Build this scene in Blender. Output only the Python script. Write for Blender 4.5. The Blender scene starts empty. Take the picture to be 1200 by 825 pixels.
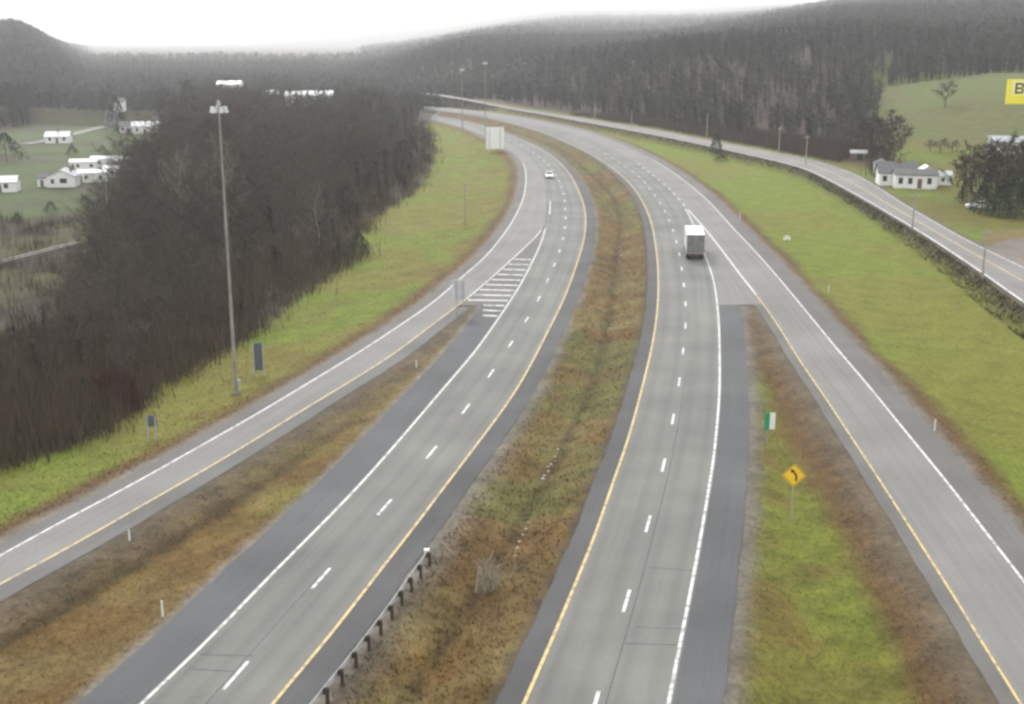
import bpy, math, random
import numpy as np
R = math.radians
scene = bpy.context.scene
C = scene.collection
rnd = random.Random(7)

# ---------------------------------------------------------------- camera, sky, sun, exposure
FPX, YH, CAMH = 1400.0, 45.0, 33.0          # focal length in photo pixels, horizon row, camera height
PIT = math.atan((412.5 - YH) / FPX)
cam_d = bpy.data.cameras.new('camera'); cam = bpy.data.objects.new('camera', cam_d); C.objects.link(cam)
cam.location = (0, 0, CAMH); cam.rotation_euler = (math.pi / 2 - PIT, 0, 0)
cam_d.sensor_width = 36; cam_d.lens = 36 * FPX / 1200; cam_d.clip_start = 0.5; cam_d.clip_end = 30000
scene.camera = cam

SUN_EL, SUN_AZ = R(36), R(-16)              # azimuth from +Y towards +X
world = bpy.data.worlds.new('World'); scene.world = world; world.use_nodes = True
wn = world.node_tree; wn.nodes.clear()
def wnode(t): return wn.nodes.new(t)
wo = wnode('ShaderNodeOutputWorld'); bg = wnode('ShaderNodeBackground'); sky = wnode('ShaderNodeTexSky')
sky.sky_type = 'NISHITA'; sky.sun_disc = False; sky.sun_elevation = SUN_EL; sky.sun_rotation = SUN_AZ
sky.air_density = 1.0; sky.dust_density = 6.0; sky.ozone_density = 1.0
hs = wnode('ShaderNodeHueSaturation'); hs.inputs['Saturation'].default_value = 0.0
even = wnode('ShaderNodeMix'); even.data_type = 'RGBA'; even.inputs[0].default_value = 0.72
even.inputs[7].default_value = (13.2, 13.2, 13.0, 1)          # the even white of a closed cloud deck
tc = wnode('ShaderNodeTexCoord'); mp = wnode('ShaderNodeMapping'); mp.inputs['Scale'].default_value = (1.6, 1.6, 7.0)
cn = wnode('ShaderNodeTexNoise'); cn.inputs['Scale'].default_value = 2.6; cn.inputs['Detail'].default_value = 5; cn.inputs['Roughness'].default_value = 0.5
cr = wnode('ShaderNodeValToRGB'); cr.color_ramp.elements[0].position = 0.36; cr.color_ramp.elements[0].color = (0.56, 0.57, 0.60, 1)
cr.color_ramp.elements[1].position = 0.6; cr.color_ramp.elements[1].color = (1.1, 1.1, 1.1, 1)
mul = wnode('ShaderNodeMix'); mul.data_type = 'RGBA'; mul.blend_type = 'MULTIPLY'; mul.inputs[0].default_value = 1
L = wn.links.new
L(sky.outputs[0], hs.inputs['Color']); L(hs.outputs[0], even.inputs[6]); L(tc.outputs['Generated'], mp.inputs['Vector'])
L(mp.outputs[0], cn.inputs['Vector']); L(cn.outputs['Fac'], cr.inputs[0]); L(even.outputs[2], mul.inputs[6]); L(cr.outputs[0], mul.inputs[7])
L(mul.outputs[2], bg.inputs['Color']); bg.inputs['Strength'].default_value = 0.10; L(bg.outputs[0], wo.inputs['Surface'])

sun_d = bpy.data.lights.new('sun', 'SUN'); sun_d.energy = 1.3; sun_d.angle = R(16); sun_d.color = (1.0, 0.97, 0.93)
sun = bpy.data.objects.new('sun', sun_d); C.objects.link(sun)
from mathutils import Vector, Matrix
sd = Vector((math.sin(SUN_AZ) * math.cos(SUN_EL), math.cos(SUN_AZ) * math.cos(SUN_EL), math.sin(SUN_EL)))
sun.rotation_euler = sd.to_track_quat('Z', 'Y').to_euler(); sun.location = (0, 0, 300)
vs = scene.view_settings
vs.view_transform = 'Standard'; vs.look = 'None'; vs.gamma = 1.0; vs.use_curve_mapping = False; vs.exposure = 0.70
scene.render.engine = 'CYCLES'
scene.cycles.volume_bounces = 3; scene.cycles.max_bounces = 6; scene.cycles.diffuse_bounces = 3
scene.cycles.use_denoising = True; scene.cycles.pixel_filter_type = 'BLACKMAN_HARRIS'; scene.cycles.filter_width = 2.8   # a soft little traffic-camera lens

# ---------------------------------------------------------------- pixel <-> place
CP, SP = math.cos(PIT), math.sin(PIT)
def at(px, py, z=0.0):
    """the point of the level z seen at pixel (px, py) of the photograph"""
    u, v = px - 600.0, py - 412.5
    dx, dy, dz = u, FPX * CP - v * SP, -(v * CP + FPX * SP)
    k = (z - CAMH) / dz
    return (dx * k, dy * k)
def zat(y, py):
    """height of a point at forward distance y that is seen at row py"""
    v = py - 412.5
    return CAMH - y * (v * CP + FPX * SP) / (FPX * CP - v * SP)
def xat(px, y, z):
    """sideways position of a point at forward distance y, height z, seen at column px"""
    depth = y * CP + (CAMH - z) * SP
    return (px - 600.0) * depth / FPX

def vnoise(x, y, s, seed=0):
    x = np.asarray(x, float) / s; y = np.asarray(y, float) / s
    xi = np.floor(x).astype(np.int64); yi = np.floor(y).astype(np.int64); fx = x - xi; fy = y - yi
    fx = fx * fx * (3 - 2 * fx); fy = fy * fy * (3 - 2 * fy)
    def h(a, b):
        n = (a * 374761393 + b * 668265263 + seed * 1442695041) & 0x7fffffff
        n = ((n ^ (n >> 13)) * 1274126177) & 0x7fffffff
        return ((n ^ (n >> 16)) & 0xffff) / 65535.0
    a, b, c, d = h(xi, yi), h(xi + 1, yi), h(xi, yi + 1), h(xi + 1, yi + 1)
    return (a * (1 - fx) + b * fx) * (1 - fy) + (c * (1 - fx) + d * fx) * fy
def fbm(x, y, s, seed=0, o=4):
    t = 0; a = 0.5; n = 0
    for k in range(o): t = t + a * vnoise(x, y, s / 2 ** k, seed + k * 17); n += a; a *= 0.55
    return t / n
def sst(a, b, x):
    t = np.clip((np.asarray(x, float) - a) / (b - a), 0, 1); return t * t * (3 - 2 * t)

# ---------------------------------------------------------------- the lines of the roads, traced in the photograph
def smooth(P):
    P = np.array(P, float)
    out = [P[0]]
    for i in range(len(P) - 1):                          # resample, then smooth by a window that grows with distance
        n = max(1, int(np.linalg.norm(P[i + 1] - P[i]) / 2.5))
        for k in range(1, n + 1): out.append(P[i] + (P[i + 1] - P[i]) * k / n)
    Q = np.array(out); S = np.r_[0, np.cumsum(np.linalg.norm(np.diff(Q, axis=0), axis=1))]
    Z = Q.copy()
    for i in range(len(Q)):
        w = 3.0 + 0.035 * max(0, Q[i, 1] - 60)
        w = min(w, 0.4 + S[i] / 1.5, 0.4 + (S[-1] - S[i]) / 1.5)
        g = np.exp(-0.5 * ((S - S[i]) / max(w, 0.3)) ** 2); Z[i] = (Q * g[:, None]).sum(0) / g.sum()
    for i in range(1, len(Z)):
        if Z[i, 1] <= Z[i - 1, 1]: Z[i, 1] = Z[i - 1, 1] + 0.01
    return Z
def line(px, z=0.0): return smooth([at(x, y, z) for x, y in px])

MERGE_R = [(773, 211), (760, 201), (745, 190.5), (728, 180), (712, 172), (695, 164.5), (675, 157), (650, 150.5), (620, 144.2), (600, 140.7), (568, 134.6), (543, 131), (519, 128.2), (487, 126)]
FAR_L = [(641.5, 250), (642.5, 235), (641, 222), (637, 207), (629, 193), (617, 181), (603, 171), (590, 165), (572, 156.5), (555, 149), (541, 144.6), (524, 141), (505, 137.8)]
EDGE = {
 'RY': [(590, 875), (612.5, 821.5), (632, 779), (659, 716), (682, 661), (697, 624), (717, 564), (732, 524), (747, 472), (755, 439.5), (764, 403), (769, 370), (771, 340), (770, 306), (768, 290), (764, 265), (758.3, 247.8), (750.8, 232.8), (742.5, 220.8), (733, 210), (720, 199), (706, 189), (690, 179.2), (673, 171), (656, 163), (640, 156.5), (620, 150), (600, 144.7), (568, 137), (543, 133), (519, 130), (487, 127.8)],
 'RW': [(775, 875), (785, 821), (800, 744), (812, 684), (822, 629), (832, 569), (836, 547), (840, 509), (844, 462), (844, 417), (843, 376), (840, 346), (836, 323), (831, 311), (823, 289), (813, 263), (804, 244), (796.6, 235), (785.3, 221.5)] + MERGE_R,
 'NL': [(1225, 875), (1192, 819), (1150, 754), (1117.5, 699), (1090, 656.5), (1066, 619), (1025, 554.5), (995, 509.5), (967.5, 467), (932.5, 417), (913.3, 383.3), (898, 362.7), (886.7, 345.3), (874, 331.3), (858.7, 310.7), (850.6, 299.6), (835.6, 280), (820.6, 261.5), (811.6, 252.5), (804, 243), (796.6, 234.5), (785.3, 221.2)] + MERGE_R,
 'NR': [(1350, 875), (1260, 755), (1199, 676.5), (1152.5, 617), (1120, 574.5), (1085, 532), (1050, 489.5), (1020, 452), (985, 412), (940, 357.3), (924.7, 338.7), (901.3, 311.3), (877.7, 285.3), (861, 268.8), (849, 255), (834, 238), (820.6, 226), (804, 212.5), (787.6, 200.5), (770, 189.5), (752, 179.5), (735, 172), (714, 163), (686.7, 153.3), (660, 147), (626.7, 140.2), (600, 136), (577, 132.3), (542.7, 128.2), (518.7, 126), (483, 124.3)],
 'LY': [(278, 880), (325, 820), (384, 751.5), (445, 671.5), (487, 618), (525, 567), (550, 534.5), (572.5, 504.5), (598.7, 469.5), (620, 434), (638.7, 397), (646.7, 380.7), (658.7, 358), (668, 335), (676, 312), (681.3, 295.3), (685.5, 280), (687.5, 264.7), (687, 250), (684.7, 238), (680.7, 228), (674.7, 214), (668, 203), (658.7, 192), (648, 182.5), (634.7, 174), (620, 166.8), (600, 158.5), (573, 149), (553, 143.5), (529, 138.5), (505, 135.6)],
 'LW': [(108, 880), (165, 824), (240, 754), (299.5, 691.5), (325, 665), (375, 616), (422.5, 567), (460, 524.5), (497.5, 480.7), (533.7, 438), (555, 414.5), (576.7, 383.3), (596, 355.3), (611.3, 331.3), (622.7, 308), (630.7, 292.7), (636, 279), (639, 268)] + FAR_L,
 'OI': [(-260, 820), (-130, 753), (0, 686.5), (52.5, 659), (123, 619), (182.5, 584.5), (240, 552), (300, 516), (350, 484.5), (400, 454.5), (465, 414.5), (503.3, 383.3), (522.7, 370), (550, 348.7), (572, 330), (585.3, 318), (600, 304), (612, 294), (621.3, 284.7), (632, 275.3), (638.4, 267.5)] + FAR_L,
 'OO': [(-330, 820), (-130, 721), (0, 650), (62.5, 614.5), (155, 567), (220, 529.5), (299, 485.5), (362.5, 447), (422.5, 411), (500, 359.3), (514.7, 348.7), (537.3, 326), (553.3, 314), (565.3, 304.7), (580, 286.7), (596, 266), (602.7, 254), (607.3, 245.3), (611.3, 236.7), (614.5, 226), (616, 210), (615.3, 196), (610, 187), (600, 178), (590, 171.5), (572, 162), (556, 153.8), (541, 148.5), (524, 144), (505, 139.5)],
 'WB': [(-260, 640), (-100, 560), (0, 540), (60, 528), (110, 510), (150, 480), (172, 455), (190, 438), (235, 420), (285, 400), (315, 372), (345, 354), (400, 312), (432, 292), (425, 268), (445, 245), (500, 214), (512, 190), (516, 168), (500, 146)],
}
E = {k: line(v) for k, v in EDGE.items()}
ZF = 1.5                                                  # the frontage road lies higher
E['FN'] = line([(1330, 437), (1199, 356), (1147.5, 318.5), (1087.5, 278.5), (1050, 256), (1005, 229.5), (965, 208), (940, 195.5), (890, 184.5), (860, 177.5), (835, 172.3), (805, 165.7), (770, 158.7), (730, 151.4), (700, 146), (657, 137.8), (633, 134), (608, 130), (572, 123), (540, 116.3), (505, 111.2), (486, 109)], ZF)
E['FF'] = line([(1420, 420), (1240, 331), (1150, 289), (1126, 277), (1097, 260), (1060.6, 239.4), (1031.5, 220), (1007, 205.5), (965, 189), (935, 183.3), (890, 175), (850, 167.7), (800, 158.2), (762, 151), (730, 146), (700, 141.5), (657, 134.3), (633, 131), (608, 127.2), (572, 120.6), (540, 114), (505, 108.9), (486, 106.8)], ZF)
def edge(k, Y, off=0.0):
    """sideways position of edge k at forward distance Y, moved off metres square to the road"""
    P = E[k]; Y = np.asarray(Y, float)
    X = np.interp(Y, P[:, 1], P[:, 0])
    s0 = (P[6, 0] - P[0, 0]) / (P[6, 1] - P[0, 1]); X = np.where(Y < P[0, 1], P[0, 0] + (Y - P[0, 1]) * s0, X)
    if np.any(off):
        a = np.interp(Y + 1.5, P[:, 1], P[:, 0]); b = np.interp(Y - 1.5, P[:, 1], P[:, 0])
        X = X + off * np.sqrt(1 + ((a - b) / 3.0) ** 2)
    return X
def edist(k, X, Y):
    P = E[k]; a = np.interp(Y + 2, P[:, 1], P[:, 0]); b = np.interp(Y - 2, P[:, 1], P[:, 0])
    return (X - edge(k, Y)) / np.sqrt(1 + np.minimum(((a - b) / 4.0) ** 2, 9))
def mean(a, b, t=0.5):
    Y = np.arange(max(E[a][0, 1], E[b][0, 1]), min(E[a][-1, 1], E[b][-1, 1]), 2.0)
    return np.c_[edge(a, Y) * (1 - t) + edge(b, Y) * t, Y]

# ---------------------------------------------------------------- the lie of the land
def pip(poly, X, Y):
    ins = np.zeros(np.shape(X), bool); n = len(poly)
    for i in range(n):
        x1, y1 = poly[i]; x2, y2 = poly[(i + 1) % n]
        if y1 == y2: continue
        c = ((y1 > Y) != (y2 > Y)) & (X < (x2 - x1) * (Y - y1) / (y2 - y1) + x1); ins ^= c
    return ins
VZ = -7.0
STRAWP = [at(*p, ZF) for p in [(1146, 290), (1160, 270), (1270, 262), (1270, 279), (1185, 283)]]
CLEAR = [at(*p, VZ) for p in [(-130, 250), (60, 262), (150, 226), (165, 205), (205, 172), (205, 150), (150, 136), (100, 138), (20, 152), (-130, 160)]]
RAILZ = [at(*p, VZ) for p in [(-160, 430), (20, 415), (85, 360), (100, 310), (125, 262), (150, 226), (60, 262), (-160, 250)]]
def land(X, Y):
    """height and ground-cover colour of the terrain"""
    X = np.asarray(X, float); Y = np.asarray(Y, float)
    Rr = np.hypot(X, Y); az = X / np.maximum(Y, 20)
    d = {k: edist(k, X, Y) for k in E}
    lowf = fbm(X, Y, 14, 1); mid = fbm(X, Y, 4.0, 5); fine = vnoise(X, Y, 1.1, 9); big = fbm(X, Y, 60, 21)
    road_end = E['RY'][-1, 1] - 12
    near = Y < road_end
    z = np.full(X.shape, -0.12); col = np.empty(X.shape + (3,)); col[:] = (0.15, 0.135, 0.115)
    GREEN = np.array((0.118, 0.156, 0.018)); OLIVE = np.array((0.140, 0.130, 0.026)); BROWN = np.array((0.115, 0.070, 0.022)); RUST = np.array((0.098, 0.058, 0.022))
    GRAV = np.array((0.165, 0.148, 0.125)); DIRT = np.array((0.105, 0.085, 0.060)); WOOD = np.array((0.042, 0.034, 0.024)); STRAW = np.array((0.150, 0.115, 0.045))
    def mix(a, b, t): t = np.clip(t, 0, 1)[..., None]; return a * (1 - t) + b * t
    # left lawn, between the off-ramp and the wood
    m = (d['OO'] < -0.8)
    s = np.maximum(-d['OO'] - 1.2, 0)
    zl = -0.025 - 0.9 * (1 - np.exp(-(s / 6.0) ** 2)) - 0.02 * np.clip(s, 0, 60)
    c = mix(GREEN, OLIVE, sst(0.42, 0.62, lowf) * 0.9); c = mix(c, BROWN, sst(0.5, 0.68, mid) * 0.55 * sst(22, 4, s + 14 * (lowf - .5)))
    c = mix(RUST, c, sst(1.4, 4.2, s + 3.0 * (lowf - .5) + 1.2 * (mid - .5))); c = mix(GRAV, c, sst(0.1, 1.6, s + 0.8 * (mid - .5)))
    z = np.where(m, zl, z); col = np.where(m[..., None], c, col)
    # gore between off-ramp and carriageway
    a, b = d['OI'] - 1.6, -d['LW'] - 3.3
    m = (a > -0.4) & (b > -0.4); s = np.maximum(np.minimum(a, b), 0)
    c = mix(BROWN, STRAW, sst(0.35, 0.7, mid) * 0.6); c = mix(c, OLIVE, sst(0.45, 0.7, lowf) * 0.7); c = mix(DIRT * 0.9, c, sst(0, 4.5, a + 2 * (mid - .5)))
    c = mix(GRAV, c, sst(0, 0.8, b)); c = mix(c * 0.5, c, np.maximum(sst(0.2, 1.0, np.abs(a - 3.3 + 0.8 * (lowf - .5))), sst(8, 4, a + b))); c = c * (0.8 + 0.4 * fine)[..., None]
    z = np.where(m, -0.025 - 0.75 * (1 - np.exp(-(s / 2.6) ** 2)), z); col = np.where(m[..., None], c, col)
    # median
    a, b = d['LY'] - 1.7, -d['RY'] - 1.3
    m = (a > -0.4) & (b > -0.4); s = np.maximum(np.minimum(a, b), 0)
    c = mix(BROWN * 1.0, STRAW * 0.9, sst(0.4, 0.65, mid)); c = mix(c, np.array((0.098, 0.098, 0.028)), sst(0.46, 0.62, lowf) * 0.85)
    gn = sst(140, 40, Y)
    c = mix(c, RUST * 1.1, sst(0.45, 0.7, fbm(X, Y, 7, 31)) * 0.7); c = mix(GRAV * 0.85, c, sst(0.0, 1.0 + 2.6 * gn, a + 1.6 * (mid - .5)))
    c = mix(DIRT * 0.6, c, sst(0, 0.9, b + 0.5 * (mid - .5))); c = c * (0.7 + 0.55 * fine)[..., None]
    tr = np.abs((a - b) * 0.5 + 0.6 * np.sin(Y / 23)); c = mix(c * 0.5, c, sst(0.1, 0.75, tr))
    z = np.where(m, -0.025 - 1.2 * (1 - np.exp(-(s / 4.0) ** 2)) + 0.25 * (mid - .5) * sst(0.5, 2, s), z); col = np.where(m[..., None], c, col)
    # gore between carriageway and on-ramp
    a, b = d['RW'] - 2.75, -d['NL'] - 1.0
    m = (a > -0.4) & (b > -0.4); s = np.maximum(np.minimum(a, b), 0)
    c = mix(OLIVE * 0.9, GREEN * np.array((.95, .84, 1.0)), sst(0.35, 0.6, lowf) * 0.9); c = mix(c, BROWN, sst(0.5, 0.7, mid) * 0.55)
    c = mix(RUST, c, sst(3.0, 5.0, b + 1.5 * (lowf - .5))); c = mix(DIRT, c, sst(0.0, 3.4, b + 1.5 * (mid - .5))); c = mix(GRAV * 0.8, c, sst(0.3, 1.6, a + 0.8 * (mid - .5))); c = c * (0.78 + 0.44 * fine)[..., None]
    z = np.where(m, -0.025 - 0.9 * (1 - np.exp(-(s / 3.0) ** 2)), z); col = np.where(m[..., None], c, col)
    # right lawn up to the frontage road
    a, b = d['NR'] - 2.2, -d['FN']
    m = (a > -0.4) & (b > 0.6); a = np.maximum(a, 0)
    c = mix(GREEN * np.array((1.05, 1.0, 1)), np.array((0.140, 0.138, 0.024)), sst(0.38, 0.62, fbm(X, Y, 26, 3)) * 0.8)
    c = mix(RUST, c, sst(1.2, 3.4, a + 2.2 * (lowf - .5) + 1.4 * (mid - .5))); c = mix(GRAV * 0.9, c, sst(0.2, 1.5, a + 0.7 * (mid - .5)))
    c = mix(DIRT * 0.55, c, sst(0.9, 2.6, b + 1.2 * (mid - .5)))
    zz = -0.025 - 0.9 * (1 - np.exp(-(a / 5.0) ** 2)) + 0.6 * sst(8, 45, a); zz = zz + (ZF - 0.12 - zz) * sst(2.6, 0.7, b)
    z = np.where(m, zz, z); col = np.where(m[..., None], c, col)
    # beyond the frontage road: lawns, lot, brush
    m = d['FN'] > -0.6
    g = d['FF']
    c = mix(GREEN * 0.9, OLIVE * 0.8, sst(0.4, 0.6, lowf))
    c = mix(c, np.array((0.062, 0.042, 0.034)), sst(0.305, 0.285, az) * sst(3, 10, g))           # reddish winter brush
    c = np.where(pip(STRAWP, X, Y)[..., None], STRAW * 0.95, c)
    c = mix(DIRT, c, sst(0.3, 1.8, g))
    z = np.where(m, ZF - 0.12 - 0.0 * g, z); col = np.where(m[..., None], c, col)
    # the wood, the valley and its fields on the left
    w = -d['WB']; m = (w > 0) & (d['OO'] < -1.2)
    zw = -1.0 - 6.0 * sst(0, 55, w); zw = np.minimum(zw, np.where(m, z, 0)); zw = np.where(Y > 430, np.maximum(zw, VZ), zw)
    cw = mix(WOOD, WOOD * 1.7, sst(0.45, 0.7, mid))
    cl = pip(CLEAR, X, Y); rl = pip(RAILZ, X, Y)
    cw = np.where(cl[..., None], mix(np.array((0.062, 0.088, 0.026)), np.array((0.055, 0.055, 0.03)), sst(0.45, 0.65, fbm(X, Y, 30, 44))), cw)
    cw = np.where(rl[..., None], mix(np.array((0.075, 0.068, 0.028)), np.array((0.045, 0.040, 0.026)), sst(0.4, 0.62, fbm(X, Y, 18, 45))), cw)
    z = np.where(m, zw, z); col = np.where(m[..., None], mix(col, cw, sst(0.3, 3.0, w + 2 * (mid - .5))), col)
    far = ~near & (d['FN'] < 0); fw = sst(road_end, road_end + 60, Y)
    z = np.where(far & (az < 0.2), -0.12 + (VZ + 0.12) * fw, z); col = np.where(far[..., None], mix(WOOD, WOOD * 1.5, mid), col)
    # hills
    bump = (fbm(X, Y, 130, 61) - .5)
    ha = 50 * sst(-0.335, -0.405, az) * sst(520, 1500, Rr)
    hb = 120 * np.exp(-((az + 0.12) / 0.07) ** 2) * sst(5000, 11000, Rr)
    R0 = np.interp(az, [-0.12, -0.07, 0.05, 0.15, 0.25, 0.3], [900, 780, 560, 400, 400, 430])
    q = np.maximum(Rr - R0, 0)
    hc = np.interp(Rr, [0, 700, 1000, 1700, 3000, 4200, 6000, 10000, 13500], [20, 22, 26, 40, 68, 100, 155, 280, 390]) * sst(0, 220, q) * sst(-0.15, np.interp(Rr, [900, 3000], [-0.03, 0.06]), az)
    hc = hc + 26 * sst(0.08, 0.30, az) * sst(80, 600, q) + 60 * sst(0.16, 0.42, az) * sst(500, 2200, q)
    hill = (ha + hb + hc) + bump * 12 * sst(500, 1200, Rr) * sst(2600, 1600, Rr) + (fbm(X, Y, 38, 71) - .5) * 13 * sst(1300, 2200, Rr) + (fbm(X, Y, 420, 72) - .5) * 30 * sst(2500, 6000, Rr) * sst(-0.2, 0, az)
    kn = 18.5 * np.clip((X - 118) / 80, 0, 1) ** 0.6 * sst(298, 425, Y) * sst(620, 500, Y) * (1 + 0.15 * bump)
    fy = sst(640, 800, Y); mz = np.where(d['FF'] > 0, sst(6, 60, d['FF']), np.where((d['OO'] < -10) | ~near, 1.0, 0.0)); mz = np.maximum(mz, fy)
    z = np.where(Y > 640, z * (1 - fy) + VZ * fy, z)
    z = z + np.maximum(hill, 0) * mz
    z = np.maximum(z, np.where((d['FF'] > 4) & (Y < 640), ZF - 0.12 + kn, -99))
    hw = np.maximum(sst(6, 30, hill), fy) * ((d['FF'] > 8) | ~near | (d['WB'] < 0)); col = mix(col, mix(WOOD * 1.0, WOOD * 1.6, mid), hw)
    kg = sst(0.8, 3.0, kn) * sst(560, 500, Y) * sst(0.275, 0.305, az); col = mix(col, mix(np.array((0.088, 0.110, 0.030)), np.array((0.100, 0.098, 0.034)), sst(0.4, 0.65, fbm(X, Y, 24, 81))), kg)
    return z, col
def gz(x, y): return float(land(np.array([x]), np.array([y]))[0][0])
def hit(px, py, r0=40, r1=3000):
    """where the ray of a pixel meets the terrain"""
    u, v = px - 600.0, py - 412.5
    D = np.array((u, FPX * CP - v * SP, -(v * CP + FPX * SP))); D = D / D[1]
    t = np.geomspace(r0, r1, 1500)
    zt, _ = land(D[0] * t, t); below = CAMH + D[2] * t < zt
    k = np.argmax(below) if below.any() else len(t) - 1
    return (D[0] * t[k], t[k], float(zt[k]))

# ---------------------------------------------------------------- materials
MATS = {}
def nodes(name):
    m = bpy.data.materials.new(name); m.use_nodes = True; nt = m.node_tree; b = nt.nodes['Principled BSDF']; MATS[name] = m
    return m, nt, b
def mat(name, col, rough=0.7, metal=0.0, var=0.25, scale=3.0, emit=None):
    m, nt, b = nodes(name)
    n = nt.nodes.new('ShaderNodeTexNoise'); n.inputs['Scale'].default_value = scale; n.inputs['Detail'].default_value = 4
    g = nt.nodes.new('ShaderNodeNewGeometry') if False else nt.nodes.new('ShaderNodeTexCoord'); nt.links.new(g.outputs['Object'], n.inputs['Vector'])
    r = nt.nodes.new('ShaderNodeValToRGB'); r.color_ramp.elements[0].position = 0.3; r.color_ramp.elements[1].position = 0.7
    r.color_ramp.elements[0].color = tuple(c * (1 - var) for c in col) + (1,); r.color_ramp.elements[1].color = tuple(min(1, c * (1 + var)) for c in col) + (1,)
    nt.links.new(n.outputs['Fac'], r.inputs[0]); nt.links.new(r.outputs[0], b.inputs['Base Color'])
    b.inputs['Roughness'].default_value = rough; b.inputs['Metallic'].default_value = metal; b.inputs['Specular IOR Level'].default_value = 0.3
    return m
def attr_mat(name, strength=1.0, rough=0.9, noise=((0.35, 0.20), (2.2, 0.28)), bump=0.25):
    """colour from the mesh's own colour attribute, broken up by noise at two sizes"""
    m, nt, b = nodes(name)
    a = nt.nodes.new('ShaderNodeAttribute'); a.attribute_name = 'cover'
    g = nt.nodes.new('ShaderNodeNewGeometry'); last = a.outputs['Color']
    for sc, am in noise:
        n = nt.nodes.new('ShaderNodeTexNoise'); n.inputs['Scale'].default_value = sc; n.inputs['Detail'].default_value = 5; n.inputs['Roughness'].default_value = 0.62
        nt.links.new(g.outputs['Position'], n.inputs['Vector'])
        mr = nt.nodes.new('ShaderNodeMapRange'); mr.inputs[1].default_value = 0.3; mr.inputs[2].default_value = 0.7; mr.inputs[3].default_value = 1 - am; mr.inputs[4].default_value = 1 + am
        nt.links.new(n.outputs['Fac'], mr.inputs[0])
        mx = nt.nodes.new('ShaderNodeMix'); mx.data_type = 'RGBA'; mx.blend_type = 'MULTIPLY'; mx.inputs[0].default_value = 1
        nt.links.new(last, mx.inputs[6]); nt.links.new(mr.outputs[0], mx.inputs[7]); last = mx.outputs[2]
    nt.links.new(last, b.inputs['Base Color']); b.inputs['Roughness'].default_value = rough; b.inputs['Specular IOR Level'].default_value = 0.15
    if bump:
        n = nt.nodes.new('ShaderNodeTexNoise'); n.inputs['Scale'].default_value = 5; n.inputs['Detail'].default_value = 6; nt.links.new(g.outputs['Position'], n.inputs['Vector'])
        bp = nt.nodes.new('ShaderNodeBump'); bp.inputs['Strength'].default_value = bump; bp.inputs['Distance'].default_value = 0.4
        nt.links.new(n.outputs['Fac'], bp.inputs['Height']); nt.links.new(bp.outputs[0], b.inputs['Normal'])
    return m
def road_mat(name, col, tracks=(), track_dark=0.14, blotch=0.12):
    """worn pavement: grain, long streaks, blotches, darker wheel paths (U across the road, V metres along it)"""
    m, nt, b = nodes(name)
    uv = nt.nodes.new('ShaderNodeUVMap'); uv.uv_map = 'UVMap'; sep = nt.nodes.new('ShaderNodeSeparateXYZ'); nt.links.new(uv.outputs[0], sep.inputs[0])
    geo = nt.nodes.new('ShaderNodeNewGeometry')
    val = None
    def mulv(s):
        nonlocal val
        if val is None: val = s; return
        k = nt.nodes.new('ShaderNodeMath'); k.operation = 'MULTIPLY'; nt.links.new(val, k.inputs[0]); nt.links.new(s, k.inputs[1]); val = k.outputs[0]
    def noisef(vec, scale, lo, hi, det=4):
        n = nt.nodes.new('ShaderNodeTexNoise'); n.inputs['Scale'].default_value = scale; n.inputs['Detail'].default_value = det; nt.links.new(vec, n.inputs['Vector'])
        r = nt.nodes.new('ShaderNodeMapRange'); r.inputs[1].default_value = 0.3; r.inputs[2].default_value = 0.7; r.inputs[3].default_value = lo; r.inputs[4].default_value = hi
        nt.links.new(n.outputs['Fac'], r.inputs[0]); return r.outputs[0]
    mulv(noisef(geo.outputs['Position'], 0.10, 1 - blotch, 1 + blotch)); mulv(noisef(geo.outputs['Position'], 3.5, 0.95, 1.05, 6))
    st = nt.nodes.new('ShaderNodeMapping'); st.inputs['Scale'].default_value = (14, 0.03, 1); nt.links.new(uv.outputs[0], st.inputs['Vector']); mulv(noisef(st.outputs[0], 1.0, 0.93, 1.07, 3))
    for t in tracks:
        s = nt.nodes.new('ShaderNodeMath'); s.operation = 'SUBTRACT'; nt.links.new(sep.outputs[0], s.inputs[0]); s.inputs[1].default_value = t
        ab = nt.nodes.new('ShaderNodeMath'); ab.operation = 'ABSOLUTE'; nt.links.new(s.outputs[0], ab.inputs[0])
        r = nt.nodes.new('ShaderNodeMapRange'); r.interpolation_type = 'SMOOTHSTEP'; r.inputs[1].default_value = 0; r.inputs[2].default_value = 0.075; r.inputs[3].default_value = 1 - track_dark; r.inputs[4].default_value = 1
        nt.links.new(ab.outputs[0], r.inputs[0]); mulv(r.outputs[0])
    rgb = nt.nodes.new('ShaderNodeMix'); rgb.data_type = 'RGBA'; rgb.blend_type = 'MULTIPLY'; rgb.inputs[0].default_value = 1; rgb.inputs[6].default_value = tuple(col) + (1,)
    nt.links.new(val, rgb.inputs[7]); nt.links.new(rgb.outputs[2], b.inputs['Base Color']); b.inputs['Roughness'].default_value = 0.8; b.inputs['Specular IOR Level'].default_value = 0.15
    return m
def paint_mat(name, col, worn, scale=1.7):
    m = mat(name, col, 0.65, 0, 0.0, scale); r = [n for n in m.node_tree.nodes if n.type == 'VALTORGB'][0]
    r.color_ramp.elements[0].position = 0.36; r.color_ramp.elements[0].color = tuple(worn) + (1,); r.color_ramp.elements[1].position = 0.54; return m
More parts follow.
